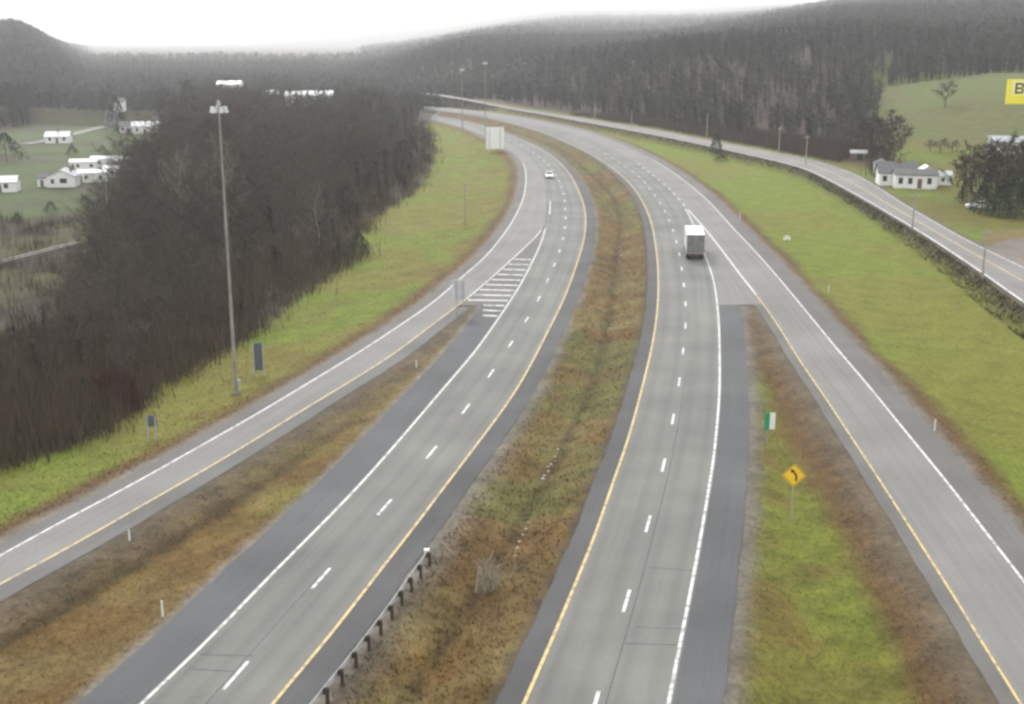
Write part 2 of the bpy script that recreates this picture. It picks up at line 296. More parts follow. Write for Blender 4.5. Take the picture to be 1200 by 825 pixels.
M = {
 'ground': attr_mat('ground_cover'),
 'tuft': attr_mat('dry_grass', noise=(), bump=0), 'mass': attr_mat('forest_mass', noise=(), bump=0),
 'twig': attr_mat('bare_twigs', noise=(), bump=0),
 'lanes': road_mat('worn_lanes', (0.168, 0.167, 0.156), (0.12, 0.37, 0.62, 0.87), 0.12, 0.18),
 'ramp': road_mat('ramp_pavement', (0.194, 0.189, 0.180), (0.28, 0.68), 0.05),
 'shoulder_blue': road_mat('shoulder_asphalt', (0.096, 0.098, 0.102), (), 0, 0.16),
 'shoulder_grey': road_mat('old_shoulder', (0.132, 0.128, 0.122), (), 0, 0.16),
 'shoulder_dark': road_mat('median_shoulder', (0.085, 0.085, 0.088), (), 0, 0.2),
 'front': road_mat('frontage_pavement', (0.200, 0.196, 0.190), (0.25, 0.75), 0.05),
 'lot': mat('lot_asphalt', (0.15, 0.125, 0.108), 0.85, 0, 0.25, 0.25),
 'white': paint_mat('white_road_paint', (0.66, 0.66, 0.64), (0.30, 0.30, 0.29)),
 'yellow': paint_mat('yellow_road_paint', (0.60, 0.45, 0.18), (0.28, 0.23, 0.14)),
 'worn': paint_mat('worn_white_paint', (0.50, 0.50, 0.48), (0.22, 0.22, 0.21), 1.0),
 'joint': mat('joint_filler', (0.085, 0.085, 0.085), 0.8, 0, 0.3, 2),
 'steel': mat('galvanised_steel', (0.36, 0.36, 0.36), 0.6, 0.35, 0.15, 2),
 'mast': mat('weathered_mast_steel', (0.25, 0.235, 0.215), 0.8, 0.1, 0.3, 0.5),
 'alu': mat('aluminium_sign_back', (0.80, 0.80, 0.77), 0.6, 0.0, 0.05, 1),
 'darkalu': mat('weathered_sign_back', (0.10, 0.11, 0.12), 0.6, 0.1, 0.2, 3),
 'post': mat('treated_wood_post', (0.055, 0.045, 0.035), 0.9, 0, 0.3, 6),
 'pole': mat('weathered_pole_wood', (0.30, 0.27, 0.24), 0.9, 0, 0.25, 2),
 'sign_y': mat('yellow_sign_sheeting', (0.85, 0.52, 0.04), 0.45, 0, 0.05, 2),
 'sign_g': mat('green_sign_sheeting', (0.02, 0.26, 0.12), 0.45, 0, 0.08, 2),
 'sign_w': mat('white_sign_sheeting', (0.72, 0.74, 0.70), 0.45, 0, 0.05, 2),
 'black': mat('black_paint', (0.02, 0.02, 0.02), 0.5, 0, 0.2, 2),
 'board_y': mat('yellow_sign_panel', (0.80, 0.70, 0.05), 0.4, 0, 0.06, 0.6),
 'board_l': mat('pale_sign_panel', (0.80, 0.78, 0.35), 0.4, 0, 0.08, 0.6),
 'board_d': mat('brown_sign_lettering', (0.05, 0.03, 0.005), 0.5, 0, 0.15, 1),
 'siding': mat('white_siding', (0.80, 0.80, 0.79), 0.7, 0, 0.06, 1.5),
 'siding_g': mat('grey_siding', (0.36, 0.39, 0.42), 0.7, 0, 0.1, 1.5),
 'shingle': mat('grey_shingles', (0.13, 0.13, 0.14), 0.85, 0, 0.25, 2),
 'tin': mat('pale_metal_roof', (0.52, 0.54, 0.55), 0.5, 0.2, 0.12, 0.8),
 'brownwall': mat('brown_boards', (0.16, 0.11, 0.08), 0.85, 0, 0.2, 2),
 'glass': mat('dark_window_glass', (0.025, 0.03, 0.035), 0.12, 0, 0.2, 1),
 'tyre': mat('tyre_rubber', (0.018, 0.018, 0.018), 0.85, 0, 0.2, 5),
 'chrome': mat('bright_trim', (0.6, 0.6, 0.6), 0.3, 0.9, 0.1, 3),
 'carwhite': mat('white_vehicle_paint', (0.80, 0.80, 0.80), 0.3, 0, 0.04, 1),
 'truckshade': mat('shaded_truck_doors', (0.17, 0.175, 0.17), 0.5, 0.1, 0.15, 1),  # shade of the truck's rear face put into the door and frame colour
 'red': mat('red_lens', (0.35, 0.02, 0.015), 0.3, 0, 0.1, 2),
 'lens': mat('clear_lens', (0.75, 0.75, 0.75), 0.15, 0, 0.1, 2),
 'bark': mat('grey_brown_bark', (0.060, 0.052, 0.044), 0.95, 0, 0.35, 3),
 'palebark': mat('pale_bark', (0.19, 0.175, 0.15), 0.95, 0, 0.3, 3),
 'rail': mat('worn_rail_steel', (0.40, 0.37, 0.34), 0.4, 0.5, 0.2, 2),
 'ballast': mat('grey_ballast', (0.13, 0.12, 0.11), 0.95, 0, 0.3, 1.2),
 'tie': mat('creosoted_ties', (0.05, 0.04, 0.033), 0.9, 0, 0.3, 3),
 'stone': mat('pale_stones', (0.36, 0.33, 0.28), 0.9, 0, 0.3, 3),
}

nt = M['twig'].node_tree; oi = nt.nodes.new('ShaderNodeObjectInfo'); mr = nt.nodes.new('ShaderNodeMapRange'); mr.inputs[3].default_value = 0.55; mr.inputs[4].default_value = 1.6   # every tree its own tone
mx = nt.nodes.new('ShaderNodeMix'); mx.data_type = 'RGBA'; mx.blend_type = 'MULTIPLY'; mx.inputs[0].default_value = 1
at_n = [n for n in nt.nodes if n.type == 'ATTRIBUTE'][0]; nt.links.new(oi.outputs['Random'], mr.inputs[0]); nt.links.new(at_n.outputs['Color'], mx.inputs[6]); nt.links.new(mr.outputs[0], mx.inputs[7]); nt.links.new(mx.outputs[2], nt.nodes['Principled BSDF'].inputs['Base Color'])

# ---------------------------------------------------------------- mesh helpers
class MB:
    def __init__(s): s.v = []; s.f = []; s.uv = None; s.col = None
    def quad(s, a, b, c, d): n = len(s.v); s.v += [a, b, c, d]; s.f.append((n, n + 1, n + 2, n + 3)); return s
    def poly(s, pts): n = len(s.v); s.v += list(pts); s.f.append(tuple(range(n, n + len(pts)))); return s
    def box(s, x0, x1, y0, y1, z0, z1):
        n = len(s.v); s.v += [(x, y, z) for z in (z0, z1) for y in (y0, y1) for x in (x0, x1)]
        s.f += [tuple(n + i for i in q) for q in ((0, 2, 3, 1), (4, 5, 7, 6), (0, 1, 5, 4), (2, 6, 7, 3), (0, 4, 6, 2), (1, 3, 7, 5))]; return s
    def tube(s, a, b, ra, rb, n=6, cap=True):
        a, b = Vector(a), Vector(b); d = (b - a); q = d.to_track_quat('Z', 'Y').to_matrix(); k = len(s.v)
        for c, r in ((a, ra), (b, rb)):
            for i in range(n): t = 2 * math.pi * i / n; s.v.append(tuple(c + q @ Vector((math.cos(t) * r, math.sin(t) * r, 0))))
        for i in range(n): j = (i + 1) % n; s.f.append((k + i, k + j, k + n + j, k + n + i))
        if cap: s.f.append(tuple(k + i for i in reversed(range(n)))); s.f.append(tuple(k + n + i for i in range(n)))
        return s
    def prism(s, prof, y0, y1, axis='y'):
        """closed profile of (x, z) points pushed from y0 to y1"""
        n = len(prof); k = len(s.v)
        for y in (y0, y1): s.v += [(p[0], y, p[1]) if axis == 'y' else (y, p[0], p[1]) for p in prof]
        for i in range(n): j = (i + 1) % n; s.f.append((k + i, k + j, k + n + j, k + n + i))
        s.f.append(tuple(k + i for i in reversed(range(n)))); s.f.append(tuple(k + n + i for i in range(n))); return s
    def tri(s, a, b, c): n = len(s.v); s.v += [a, b, c]; s.f.append((n, n + 1, n + 2)); return s
    def mesh(s, name, m):
        me = bpy.data.meshes.new(name); me.from_pydata(s.v, [], s.f); me.materials.append(M[m])
        if s.col is not None:
            at_ = me.attributes.new('cover', 'FLOAT_COLOR', 'POINT'); at_.data.foreach_set('color', np.c_[np.array(s.col), np.ones(len(s.col))].astype(np.float32).ravel())
        if s.uv is not None:
            u = me.uv_layers.new(name='UVMap'); lv = np.zeros(len(me.loops), np.int32); me.loops.foreach_get('vertex_index', lv); u.data.foreach_set('uv', np.array(s.uv, np.float32)[lv].ravel())
        me.update(); return me
    def build(s, name, m, parent=None):
        o = bpy.data.objects.new(name, s.mesh(name, m)); C.objects.link(o); o.parent = parent; return o
def big_mesh(name, V, F, m, col=None, smoothed=False):
    """numpy mesh of triangles or quads in one go"""
    me = bpy.data.meshes.new(name); k = F.shape[1]
    me.vertices.add(len(V)); me.vertices.foreach_set('co', V.astype(np.float32).ravel())
    me.loops.add(F.size); me.loops.foreach_set('vertex_index', F.astype(np.int32).ravel())
    me.polygons.add(len(F)); me.polygons.foreach_set('loop_start', (np.arange(len(F)) * k).astype(np.int32)); me.polygons.foreach_set('loop_total', np.full(len(F), k, np.int32))
    if smoothed: me.polygons.foreach_set('use_smooth', np.ones(len(F), bool))
    me.materials.append(M[m]); me.update(calc_edges=True)
    if col is not None:
        a = me.attributes.new('cover', 'FLOAT_COLOR', 'POINT'); a.data.foreach_set('color', np.c_[col, np.ones(len(col))].astype(np.float32).ravel())
    o = bpy.data.objects.new(name, me); C.objects.link(o); return o
def tag(o, label, cat, group=None):
    o['label'] = label; o['category'] = cat
    if group: o['group'] = group
    return o
def struct(o): o['kind'] = 'structure'; return o
def stuff(o, label=None, cat=None):
    o['kind'] = 'stuff'
    if label: o['label'] = label; o['category'] = cat
    return o
def thing(name, label, cat, loc, rz=0.0, group=None):
    o = bpy.data.objects.new(name, None); o.empty_display_size = 0.5; C.objects.link(o); o.location = loc; o.rotation_euler = (0, 0, rz); return tag(o, label, cat, group)
def copy_tree(o, loc, rz=0.0, sc=1.0, label=None, parent=None):
    c = o.copy(); C.objects.link(c); c.location = loc; c.rotation_euler = (0, 0, rz); c.scale = (sc, sc, sc)
    if label: c['label'] = label
    for ch in o.children:
        d = ch.copy(); C.objects.link(d); d.parent = c
        for g in ch.children: e = g.copy(); C.objects.link(e); e.parent = d
    return c

# ---------------------------------------------------------------- ground
def axis(lo, hi, step, grow, core):
    p = [0.0]; d = step
    while p[-1] < hi: p.append(p[-1] + d); d = step if p[-1] < core else d * (1 + grow)
    return np.array(p)
xp = axis(0, 8200, 0.85, 0.022, 55); gx = np.r_[-xp[:0:-1], xp]
gy = [20.0]
while gy[-1] < 12500: gy.append(gy[-1] + max(0.75, 0.0125 * gy[-1]))
gy = np.array(gy); GX, GY = np.meshgrid(gx, gy); keep = None
gzv, gcol = land(GX.ravel(), GY.ravel())
nx, ny = len(gx), len(gy)
i = np.arange(nx * ny).reshape(ny, nx); F = np.stack([i[:-1, :-1], i[:-1, 1:], i[1:, 1:], i[1:, :-1]], -1).reshape(-1, 4)
cx = GX.ravel()[F].mean(1); cy = GY.ravel()[F].mean(1); F = F[(np.abs(cx) < 90 + 0.62 * cy)]
used = np.unique(F); remap = np.full(nx * ny, -1); remap[used] = np.arange(len(used))
ground = struct(big_mesh('ground', np.c_[GX.ravel(), GY.ravel(), gzv][used], remap[F], 'ground', gcol[used], True))

# ---------------------------------------------------------------- pavements and markings
def strip(name, m, ka, oa, kb, ob, y0, y1, z, parent=None, n=8, ja=0.0, jb=0.0):
    """a pavement sheet between edge ka moved oa metres and edge kb moved ob metres"""
    ys = [y0]
    while ys[-1] < y1: ys.append(min(y1, ys[-1] + max(0.8, 0.012 * ys[-1])))
    ys = np.array(ys); oa = oa + ja * (fbm(ys, ys * 0, 3, 3, 3) - .5); ob = ob + jb * (fbm(ys, ys * 0 + 9, 3, 4, 3) - .5); xa, xb = edge(ka, ys, oa), edge(kb, ys, ob); xb = np.maximum(xb, xa + 0.02)
    mb = MB(); mb.uv = []; S = np.r_[0, np.cumsum(np.hypot(np.diff((xa + xb) / 2), np.diff(ys)))]
    for j in range(len(ys)):
        for q in range(n + 1): t = q / n; mb.v.append((xa[j] + (xb[j] - xa[j]) * t, ys[j], z)); mb.uv.append((t, S[j]))
    for j in range(len(ys) - 1):
        for q in range(n): a = j * (n + 1) + q; mb.f.append((a, a + 1, a + n + 2, a + n + 1))
    return mb.build(name, m, parent)
def paint(name, m, P, w, z, parent, v0=None, v1=None):
    """a painted line of width w along the world polyline P"""
    P = np.asarray(P, float); T = np.gradient(P, axis=0); T /= np.linalg.norm(T, axis=1)[:, None]; N = np.c_[-T[:, 1], T[:, 0]]
    mb = MB()
    for p, nn in zip(P, N): mb.v += [(p[0] + nn[0] * w / 2, p[1] + nn[1] * w / 2, z), (p[0] - nn[0] * w / 2, p[1] - nn[1] * w / 2, z)]
    for k in range(len(P) - 1): mb.f.append((2 * k, 2 * k + 1, 2 * k + 3, 2 * k + 2))
    return mb.build(name, m, parent)
def cut(P, y0, y1):
    P = P[(P[:, 1] > y0) & (P[:, 1] < y1)]; return P
def offset(k, off, y0, y1, step=2.0):
    Y = np.arange(max(y0, E[k][0, 1]), min(y1, E[k][-1, 1]), step); return np.c_[edge(k, Y, off), Y]
def dashes(P, phase_pt, parent, m='white', z=0.013, gap=12.19, ln=3.05, w=0.2, ymax=420, ymin=0):
    S = np.r_[0, np.cumsum(np.linalg.norm(np.diff(P, axis=0), axis=1))]
    k0 = S[np.argmin(np.linalg.norm(P - np.array(phase_pt), axis=1))] - ln / 2
    s = k0 % gap - gap
    while s < S[-1] - ln:
        if s > 0:
            q = np.array([s, s + ln / 2, s + ln]); pts = np.c_[np.interp(q, S, P[:, 0]), np.interp(q, S, P[:, 1])]
            if ymin < pts[1, 1] < ymax: paint('lane_dash', m, pts, w, z, parent)
        s += gap
YN, YE = 30.0, E['RY'][-1, 1] - 2
YG = at(868, 357)[1]                                           # where the right-hand gore pavement starts
YT = at(804, 244)[1]; YL = at(639, 268)[1]; YGL = at(560, 358)[1]
# right-hand carriageway (traffic driving away)
rc = struct(strip('carriageway_right', 'lanes', 'RY', 0, 'RW', 0.15, YN, YE, 0.004))
struct(strip('shoulder_right', 'shoulder_blue', 'RW', 0.15, 'RW', 2.7, YN, YG, 0.0, jb=0.2)); struct(strip('median_shoulder_right', 'shoulder_dark', 'RY', -1.35, 'RY', 0, YN, YE, 0.0, n=3, ja=0.2))
struct(strip('gore_pavement_right', 'ramp', 'RW', 0.15, 'NL', 0.0, YG, YT, 0.0, n=4))
paint('edge_line', 'yellow', offset('RY', 0.1, YN, 520), 0.19, 0.013, rc)
paint('edge_line', 'white', offset('RW', -0.05, YN, YT), 0.19, 0.013, rc)
MR = np.array(smooth([at(x, y) for x, y in [(687, 860), (700, 815), (735, 703), (760, 612), (778, 546), (789, 490), (797, 443), (801, 407), (804, 380), (804, 355.3), (801.5, 332.7), (796.9, 300), (792.8, 283), (789, 270.3), (785.3, 259.8), (780, 248), (769.6, 232), (751, 208), (735, 196), (718, 184), (700, 175), (680, 166), (655, 157.5)]]))
dashes(MR, at(735, 703), rc)
for off in (0.55,): paint('pavement_seam', 'joint', cut(MR + np.array((off, 0)), 40, 118), 0.07, 0.009, rc)
for a, b in (((760, 665), (815, 669)), ((744, 735), (797, 737)), ((730, 754), (794, 756)), ((790, 478), (840, 479))): paint('pavement_joint', 'joint', np.array([at(*a), at(*b)]), 0.10, 0.009, rc)
# left-hand carriageway (traffic coming closer)
lc = struct(strip('carriageway_left', 'lanes', 'LW', -0.15, 'LY', 0, YN, E['LY'][-1, 1] - 2, 0.004))
struct(strip('shoulder_left', 'shoulder_blue', 'LW', -3.2, 'LW', -0.15, YN, YGL, 0.0, n=4, ja=0.2)); struct(strip('median_shoulder_left', 'shoulder_dark', 'LY', 0, 'LY', 1.75, YN, E['LY'][-1, 1] - 2, 0.0, n=3, jb=0.2))
paint('edge_line', 'yellow', offset('LY', -0.1, YN, 500), 0.18, 0.013, lc); paint('edge_line', 'white', offset('LW', 0.05, YN, YL), 0.18, 0.013, lc)
ML = np.array(smooth([at(x, y) for x, y in [(215, 862), (285, 781.5), (377.5, 676), (451, 594.5), (503.7, 533), (542.5, 484.5), (571, 444.5), (613.3, 380.7), (627.3, 358.7), (638.7, 335.3), (647.5, 316), (654, 300), (658.5, 286.7), (662, 272), (663, 256), (662.5, 242), (660, 222), (653, 207), (642, 192), (628, 180), (610, 169.5), (590, 160.5), (570, 153)]]))
dashes(ML, at(451, 594.5), lc); paint('pavement_seam', 'joint', cut(ML + np.array((-0.25, 0)), 40, 72), 0.07, 0.009, lc)
paint('pavement_seam', 'joint', offset('LW', -0.1, YL + 2, YL + 62), 0.16, 0.010, lc); paint('lane_line', 'white', offset('LW', 0.5, YL + 18, YL + 40), 0.2, 0.012, lc)
for a, b in (((235, 767), (297, 769)), ((222, 784), (275, 787))): paint('pavement_joint', 'joint', np.array([at(*a), at(*b)]), 0.10, 0.009, lc)
# off-ramp on the left
orp = struct(strip('off_ramp', 'ramp', 'OO', 0, 'OI', 0, YN, E['OO'][-1, 1] - 2, 0.002))
struct(strip('off_ramp_outer_shoulder', 'shoulder_grey', 'OO', -1.25, 'OO', 0, YN, E['OO'][-1, 1] - 2, -0.002, n=3, ja=0.2)); struct(strip('off_ramp_inner_shoulder', 'shoulder_grey', 'OI', 0, 'OI', 1.65, YN, YGL - 2, -0.002, n=3, jb=0.25))
struct(strip('gore_pavement_left', 'shoulder_grey', 'OI', 0, 'LW', -0.15, YGL, YL, -0.001, n=4))
paint('edge_line', 'white', offset('OO', 0.15, YN, 330), 0.18, 0.011, orp); paint('edge_line', 'yellow', offset('OI', -0.15, YN, YGL + 4), 0.16, 0.011, orp); paint('edge_line', 'white', offset('OI', -0.1, YGL + 4, YL), 0.18, 0.011, orp)
for k in range(12):
    Y = at(590, 370 - 6.0 * k)[1]
    xa, xb = float(edge('OI', Y)) + 0.3, float(edge('LW', Y)) - 0.3
    if Y < YGL + 1: xa = max(xa, at(566.7, 357)[0])
    if xb - xa > 0.4: paint('gore_stripe', 'worn', np.array([(xa, Y + 0.25), (xb, Y - 0.25)]), 0.85, 0.012, lc)
# on-ramp on the right
nr = struct(strip('on_ramp', 'ramp', 'NL', 0, 'NR', 0, YN, E['NR'][-1, 1] - 2, 0.002))
struct(strip('on_ramp_outer_shoulder', 'shoulder_grey', 'NR', 0, 'NR', 2.25, YN, E['NR'][-1, 1] - 2, -0.002, n=3, jb=0.2)); struct(strip('on_ramp_inner_shoulder', 'shoulder_grey', 'NL', -1.05, 'NL', 0, YN, YG, -0.002, n=3, ja=0.2))
paint('edge_line', 'yellow', offset('NL', 0.05, YN, YG + 6), 0.16, 0.011, nr); paint('edge_line', 'white', offset('NL', 0.05, YG + 6, YT), 0.26, 0.0135, nr); paint('edge_line', 'white', offset('NR', -0.15, YN, 340), 0.18, 0.011, nr)
dashes(offset('NL', 0.0, YT, 330), at(785.3, 221.5), nr, gap=9.0, ln=3.0, w=0.26, z=0.0145)
# frontage road and lot
fr = struct(strip('frontage_road', 'front', 'FN', 0, 'FF', 0, 90, E['FN'][-1, 1] - 3, ZF))
paint('edge_line', 'white', offset('FN', 0.35, 90, 500), 0.3, ZF + 0.008, fr); paint('edge_line', 'white', offset('FF', -0.35, 90, 300), 0.15, ZF + 0.008, fr)
mf = mean('FN', 'FF'); paint('centre_line', 'yellow', cut(mf, 90, 400), 0.22, ZF + 0.008, fr)
lot = MB(); lot.poly([(*at(x, y, ZF), ZF - 0.006) for x, y in ((1152, 290), (1185, 280), (1260, 276), (1300, 330), (1240, 331))]); struct(lot.build('parking_lot', 'lot'))

# ---------------------------------------------------------------- grass, brush and trees as masses
rs = np.random.RandomState(5)
def tufts(name, X, Y, h, spread, colf, label, cat, blades=4):
    """clumps of blades: each blade one bent-over triangle"""
    n = len(X); Z, gc = land(X, Y); V = []; Cc = []
    base = colf(gc, n)
    for b in range(blades):
        a = rs.rand(n) * 6.283; r = spread * (0.2 + rs.rand(n)); hh = h * (0.5 + 0.8 * rs.rand(n)); w = h * (0.10 + 0.12 * rs.rand(n))
        p0 = np.c_[X - np.sin(a) * w, Y + np.cos(a) * w, Z - 0.03]; p1 = np.c_[X + np.sin(a) * w, Y - np.cos(a) * w, Z - 0.03]; p2 = np.c_[X + np.cos(a) * r, Y + np.sin(a) * r, Z + hh]
        V.append(np.stack([p0, p1, p2], 1)); Cc.append(np.repeat((base * (0.75 + 0.5 * rs.rand(n))[:, None])[:, None, :], 3, 1))
    V = np.concatenate(V).reshape(-1, 3); Cc = np.concatenate(Cc).reshape(-1, 3); F = np.arange(len(V)).reshape(-1, 3)
    return stuff(big_mesh(name, V, F, 'tuft', Cc), label, cat)
def scatter(n, y0, y1, fn):
    """points thinner with distance, kept where fn is true"""
    Y = y0 * (y1 / y0) ** rs.rand(n); X = (rs.rand(n) * 2 - 1) * (0.52 * Y + 12); k = fn(X, Y); return X[k], Y[k]
def between(a, oa, b, ob): return lambda X, Y: (edist(a, X, Y) > oa) & (edist(b, X, Y) < -ob)
drycol = lambda gc, n: gc * 1.05 + np.array((0.150, 0.115, 0.045)) * (0.05 + 0.4 * rs.rand(n) ** 2)[:, None]
X, Y = scatter(110000, 44, 330, between('LY', 2.4, 'RY', 1.9)); tufts('median_grass', X, Y, 0.19, 0.3, drycol, 'dry brown and olive grass filling the wide median ditch', 'grass')
X, Y = scatter(95000, 44, 200, between('OI', 2.6, 'LW', 3.7)); tufts('gore_grass', X, Y, 0.13, 0.3, drycol, 'dry brown grass between the off-ramp and the left carriageway', 'grass')
X, Y = scatter(90000, 44, 175, between('RW', 3.5, 'NL', 2.2)); tufts('island_grass', X, Y, 0.12, 0.28, lambda gc, n: gc * 1.15 + 0.012, 'patchy green grass in the island left of the on-ramp', 'grass')
X, Y = scatter(150000, 60, 420, lambda X, Y: (edist('OO', X, Y) < -1.9) & (edist('OO', X, Y) > -22) & (edist('WB', X, Y) > 0)); tufts('bank_grass', X, Y, 0.14, 0.24, lambda gc, n: gc * 1.15, 'green and rusty grass on the bank beside the off-ramp', 'grass')
X, Y = scatter(150000, 60, 420, between('NR', 2.9, 'FN', 4)); tufts('lawn_grass', X, Y, 0.10, 0.2, lambda gc, n: gc * 1.15, 'mown yellow green grass slope below the frontage road', 'grass')
Yb = 105 * (560 / 105) ** rs.rand(7000); bb = 0.7 + 1.5 * rs.rand(7000) * np.interp(Yb, [110, 250], [1.6, 0.8]); Xb = edge('FN', Yb, -bb)
tufts('roadside_scrub', Xb, Yb, 0.32, 0.35, lambda gc, n: np.array((0.075, 0.066, 0.040)) * (0.6 + 0.9 * rs.rand(n))[:, None], 'dark scrub along the foot of the frontage road bank', 'scrub')

def bare_tree(seed, pale=False, tw=1.0):
    """a leafless tree 10 m tall: tapered trunk with limbs, and a crown of fine twigs"""
    r = random.Random(seed); T = MB(); K = MB()
    def rv(s): return Vector((r.gauss(0, s), r.gauss(0, s), r.gauss(0, s)))
    pts = [Vector((0, 0, -0.3))]; H = 9.2; n = 7
    for k in range(1, n + 1): pts.append(Vector((r.gauss(0, 0.10 * k ** .5), r.gauss(0, 0.10 * k ** .5), H * k / n)))
    rad = [0.17 * (1 - 0.86 * k / n) for k in range(n + 1)]
    for k in range(n): T.tube(pts[k], pts[k + 1], rad[k], rad[k + 1], 5, False)
    def twig(p, d, ln, w):
        q = p + d * ln; s = d.cross(Vector((r.gauss(0, 1), r.gauss(0, 1), r.gauss(0, 1)))).normalized() * w; K.tri(tuple(p - s), tuple(p + s), tuple(q))
    nl = r.randint(13, 17)
    for l in range(nl):
        t = 0.25 + 0.72 * (l + r.random()) / nl; k = min(n - 1, int(t * n)); p = pts[k].lerp(pts[k + 1], t * n - k); a = l * 2.4 + r.random()
        ln = (3.6 * (1 - t) + 1.5) * r.uniform(0.75, 1.15); d = Vector((math.cos(a), math.sin(a), r.uniform(0.45, 1.1))).normalized(); r0 = 0.065 * (1.15 - t)
        mid = p + d * ln * 0.5; d2 = (d + Vector((0, 0, 0.35)) + rv(0.12)).normalized(); end = mid + d2 * ln * 0.5
        T.tube(p, mid, r0, r0 * 0.6, 3, False); T.tube(mid, end, r0 * 0.6, r0 * 0.2, 3, False)
        for b in range(8):
            u = 0.2 + 0.8 * (b + r.random()) / 8; bp = p.lerp(mid, u * 2) if u < 0.5 else mid.lerp(end, u * 2 - 1)
            bd = (d2 * 0.6 + rv(0.55) + Vector((0, 0, 0.25))).normalized(); bl = ln * r.uniform(0.22, 0.42); twig(bp, bd, bl, 0.022 * tw)
            for c in range(6):
                cp = bp + bd * bl * r.uniform(0.15, 1.0); cd = (bd * 0.5 + rv(0.55) + Vector((0, 0, 0.15))).normalized(); twig(cp, cd, r.uniform(0.45, 1.05), 0.014 * tw)
    K.col = [tuple(c * (0.8 + 0.4 * r.random()) for c in ((0.15, 0.135, 0.115) if pale else (0.054, 0.043, 0.033))) for _ in range(len(K.v) // 3) for _ in range(3)]
    return T.mesh('trunk', 'palebark' if pale else 'bark'), K.mesh('crown', 'twig')
def add_tree(name, label, meshes, loc, rz, sc, group=None, wide=1.0):
    t = thing(name, label, 'tree', loc, rz, group); t.scale = (sc * wide, sc * wide, sc)
    for nm, me in zip(('trunk', 'crown'), meshes): o = bpy.data.objects.new(nm, me); C.objects.link(o); o.parent = t
    return t
PROTO = [bare_tree(100 + k) for k in range(7)]; PALE = [bare_tree(300 + k, True) for k in range(2)]; DENSE = [bare_tree(500 + k, False, 4.5) for k in range(4)]
# trees of the wood: positions on a jittered grid
gxw, gyw = np.meshgrid(np.arange(-380, 60, 5.2), np.arange(50, 800, 5.2)); wx = (gxw + rs.uniform(-2.2, 2.2, gxw.shape)).ravel(); wy = (gyw + rs.uniform(-2.2, 2.2, gyw.shape)).ravel()
k = (edist('WB', wx, wy) < -2.0) & (edist('OO', wx, wy) < -8) & (np.abs(wx) < 0.47 * wy + 6) & ~pip(CLEAR, wx, wy) & ~pip(RAILZ, wx, wy) & (wy < 560) & (rs.rand(len(wx)) < 0.82) & ((fbm(wx, wy, 16, 123) > 0.40) | (edist('WB', wx, wy) < -26))
wx, wy = wx[k], wy[k]; wz = land(wx, wy)[0]; wr = np.hypot(wx, wy)
waz = wx / wy; wh = np.interp(waz, [-0.47, -0.40, -0.35, -0.27, -0.13, -0.06], [3.2, 4.4, 9, 13, 11.5, 8]) * np.interp(wr, [70, 130, 300], [0.72, 0.95, 1.15]) * rs.uniform(0.75, 1.15, len(wx)) * np.interp(-edist('WB', wx, wy), [2, 22], [0.42, 1.0])
wh = wh * (0.62 + 0.75 * fbm(wx, wy, 24, 131)) * np.where(rs.rand(len(wx)) < 0.14, 1.38, 1.0)
order = np.argsort(wr / wh)
for n, j in enumerate(order[:300]):
    add_tree('bare_tree', 'leafless grey-brown tree in the dense wood left of the off-ramp', PROTO[n % 7], (wx[j], wy[j], wz[j] - 0.05), rnd.random() * 6.28, wh[j] / 9.5, 'bare trees in the wood', rnd.uniform(1.1, 1.6))
def forest(name, X, Y, Z, H, label, cat, nb=16, conifer=None, bush=False, fine=0.02, tint=(0.050, 0.043, 0.036)):
    """far trees as one mass: every tree a trunk and nb upward branches, each one thin triangle"""
    n = len(X); V = []; Cc = []
    base = np.array(tint)[None] * (0.7 + 0.6 * rs.rand(n))[:, None]
    if conifer is not None: base = np.where(conifer[:, None], np.array((0.022, 0.034, 0.024))[None] * (0.7 + 0.6 * rs.rand(n))[:, None], base)
    else: conifer = np.zeros(n, bool)
    a = rs.rand(n) * 3.14; w = 0.03 * H
    V.append(np.stack([np.c_[X - np.cos(a) * w, Y - np.sin(a) * w, Z - 0.5], np.c_[X + np.cos(a) * w, Y + np.sin(a) * w, Z - 0.5], np.c_[X, Y, Z + H]], 1)); Cc.append(base)
    for b in range(nb):
        a = rs.rand(n) * 6.283; t = 0.12 + 0.75 * (b + rs.rand(n)) / nb
        rr = H * np.where(conifer, 0.24 * (1.05 - t), 0.30 * np.sin(np.clip(t, 0, 1) ** 1.3 * 2.7 + 0.2)) * (0.6 + 0.6 * rs.rand(n)); up = H * np.where(conifer, -0.03, 0.07 + 0.12 * rs.rand(n)); w = H * np.where(conifer, 0.06, fine * (1 + rs.rand(n)))
        z0 = Z + H * t * np.where(conifer, 1.05, 0.86)
        if bush: z0 = Z + H * 0.1 * rs.rand(n); rr = H * (0.05 + 0.35 * rs.rand(n)); up = H * (0.4 + 0.6 * rs.rand(n)); w = H * 0.016
        ox, oy = (rs.normal(0, 0.4, n) * H, rs.normal(0, 0.4, n) * H) if bush else (0, 0)
        c, s = np.cos(a), np.sin(a)
        V.append(np.stack([np.c_[X + ox - s * w, Y + oy + c * w, z0 + w], np.c_[X + ox + s * w, Y + oy - c * w, z0 - w], np.c_[X + ox + c * rr, Y + oy + s * rr, z0 + up]], 1)); Cc.append(base * (0.75 + 0.5 * rs.rand(n))[:, None])
    V = np.concatenate(V).reshape(-1, 3); Cc = np.repeat(np.concatenate(Cc)[:, None], 3, 1).reshape(-1, 3)
    return stuff(big_mesh(name, V, np.arange(len(V)).reshape(-1, 3), 'mass', Cc), label, cat)
j = order[300:]; forest('wood', wx[j], wy[j], wz[j], wh[j] * 1.02, 'mass of leafless trees making up the back of the wood', 'wood', 95, fine=0.007)
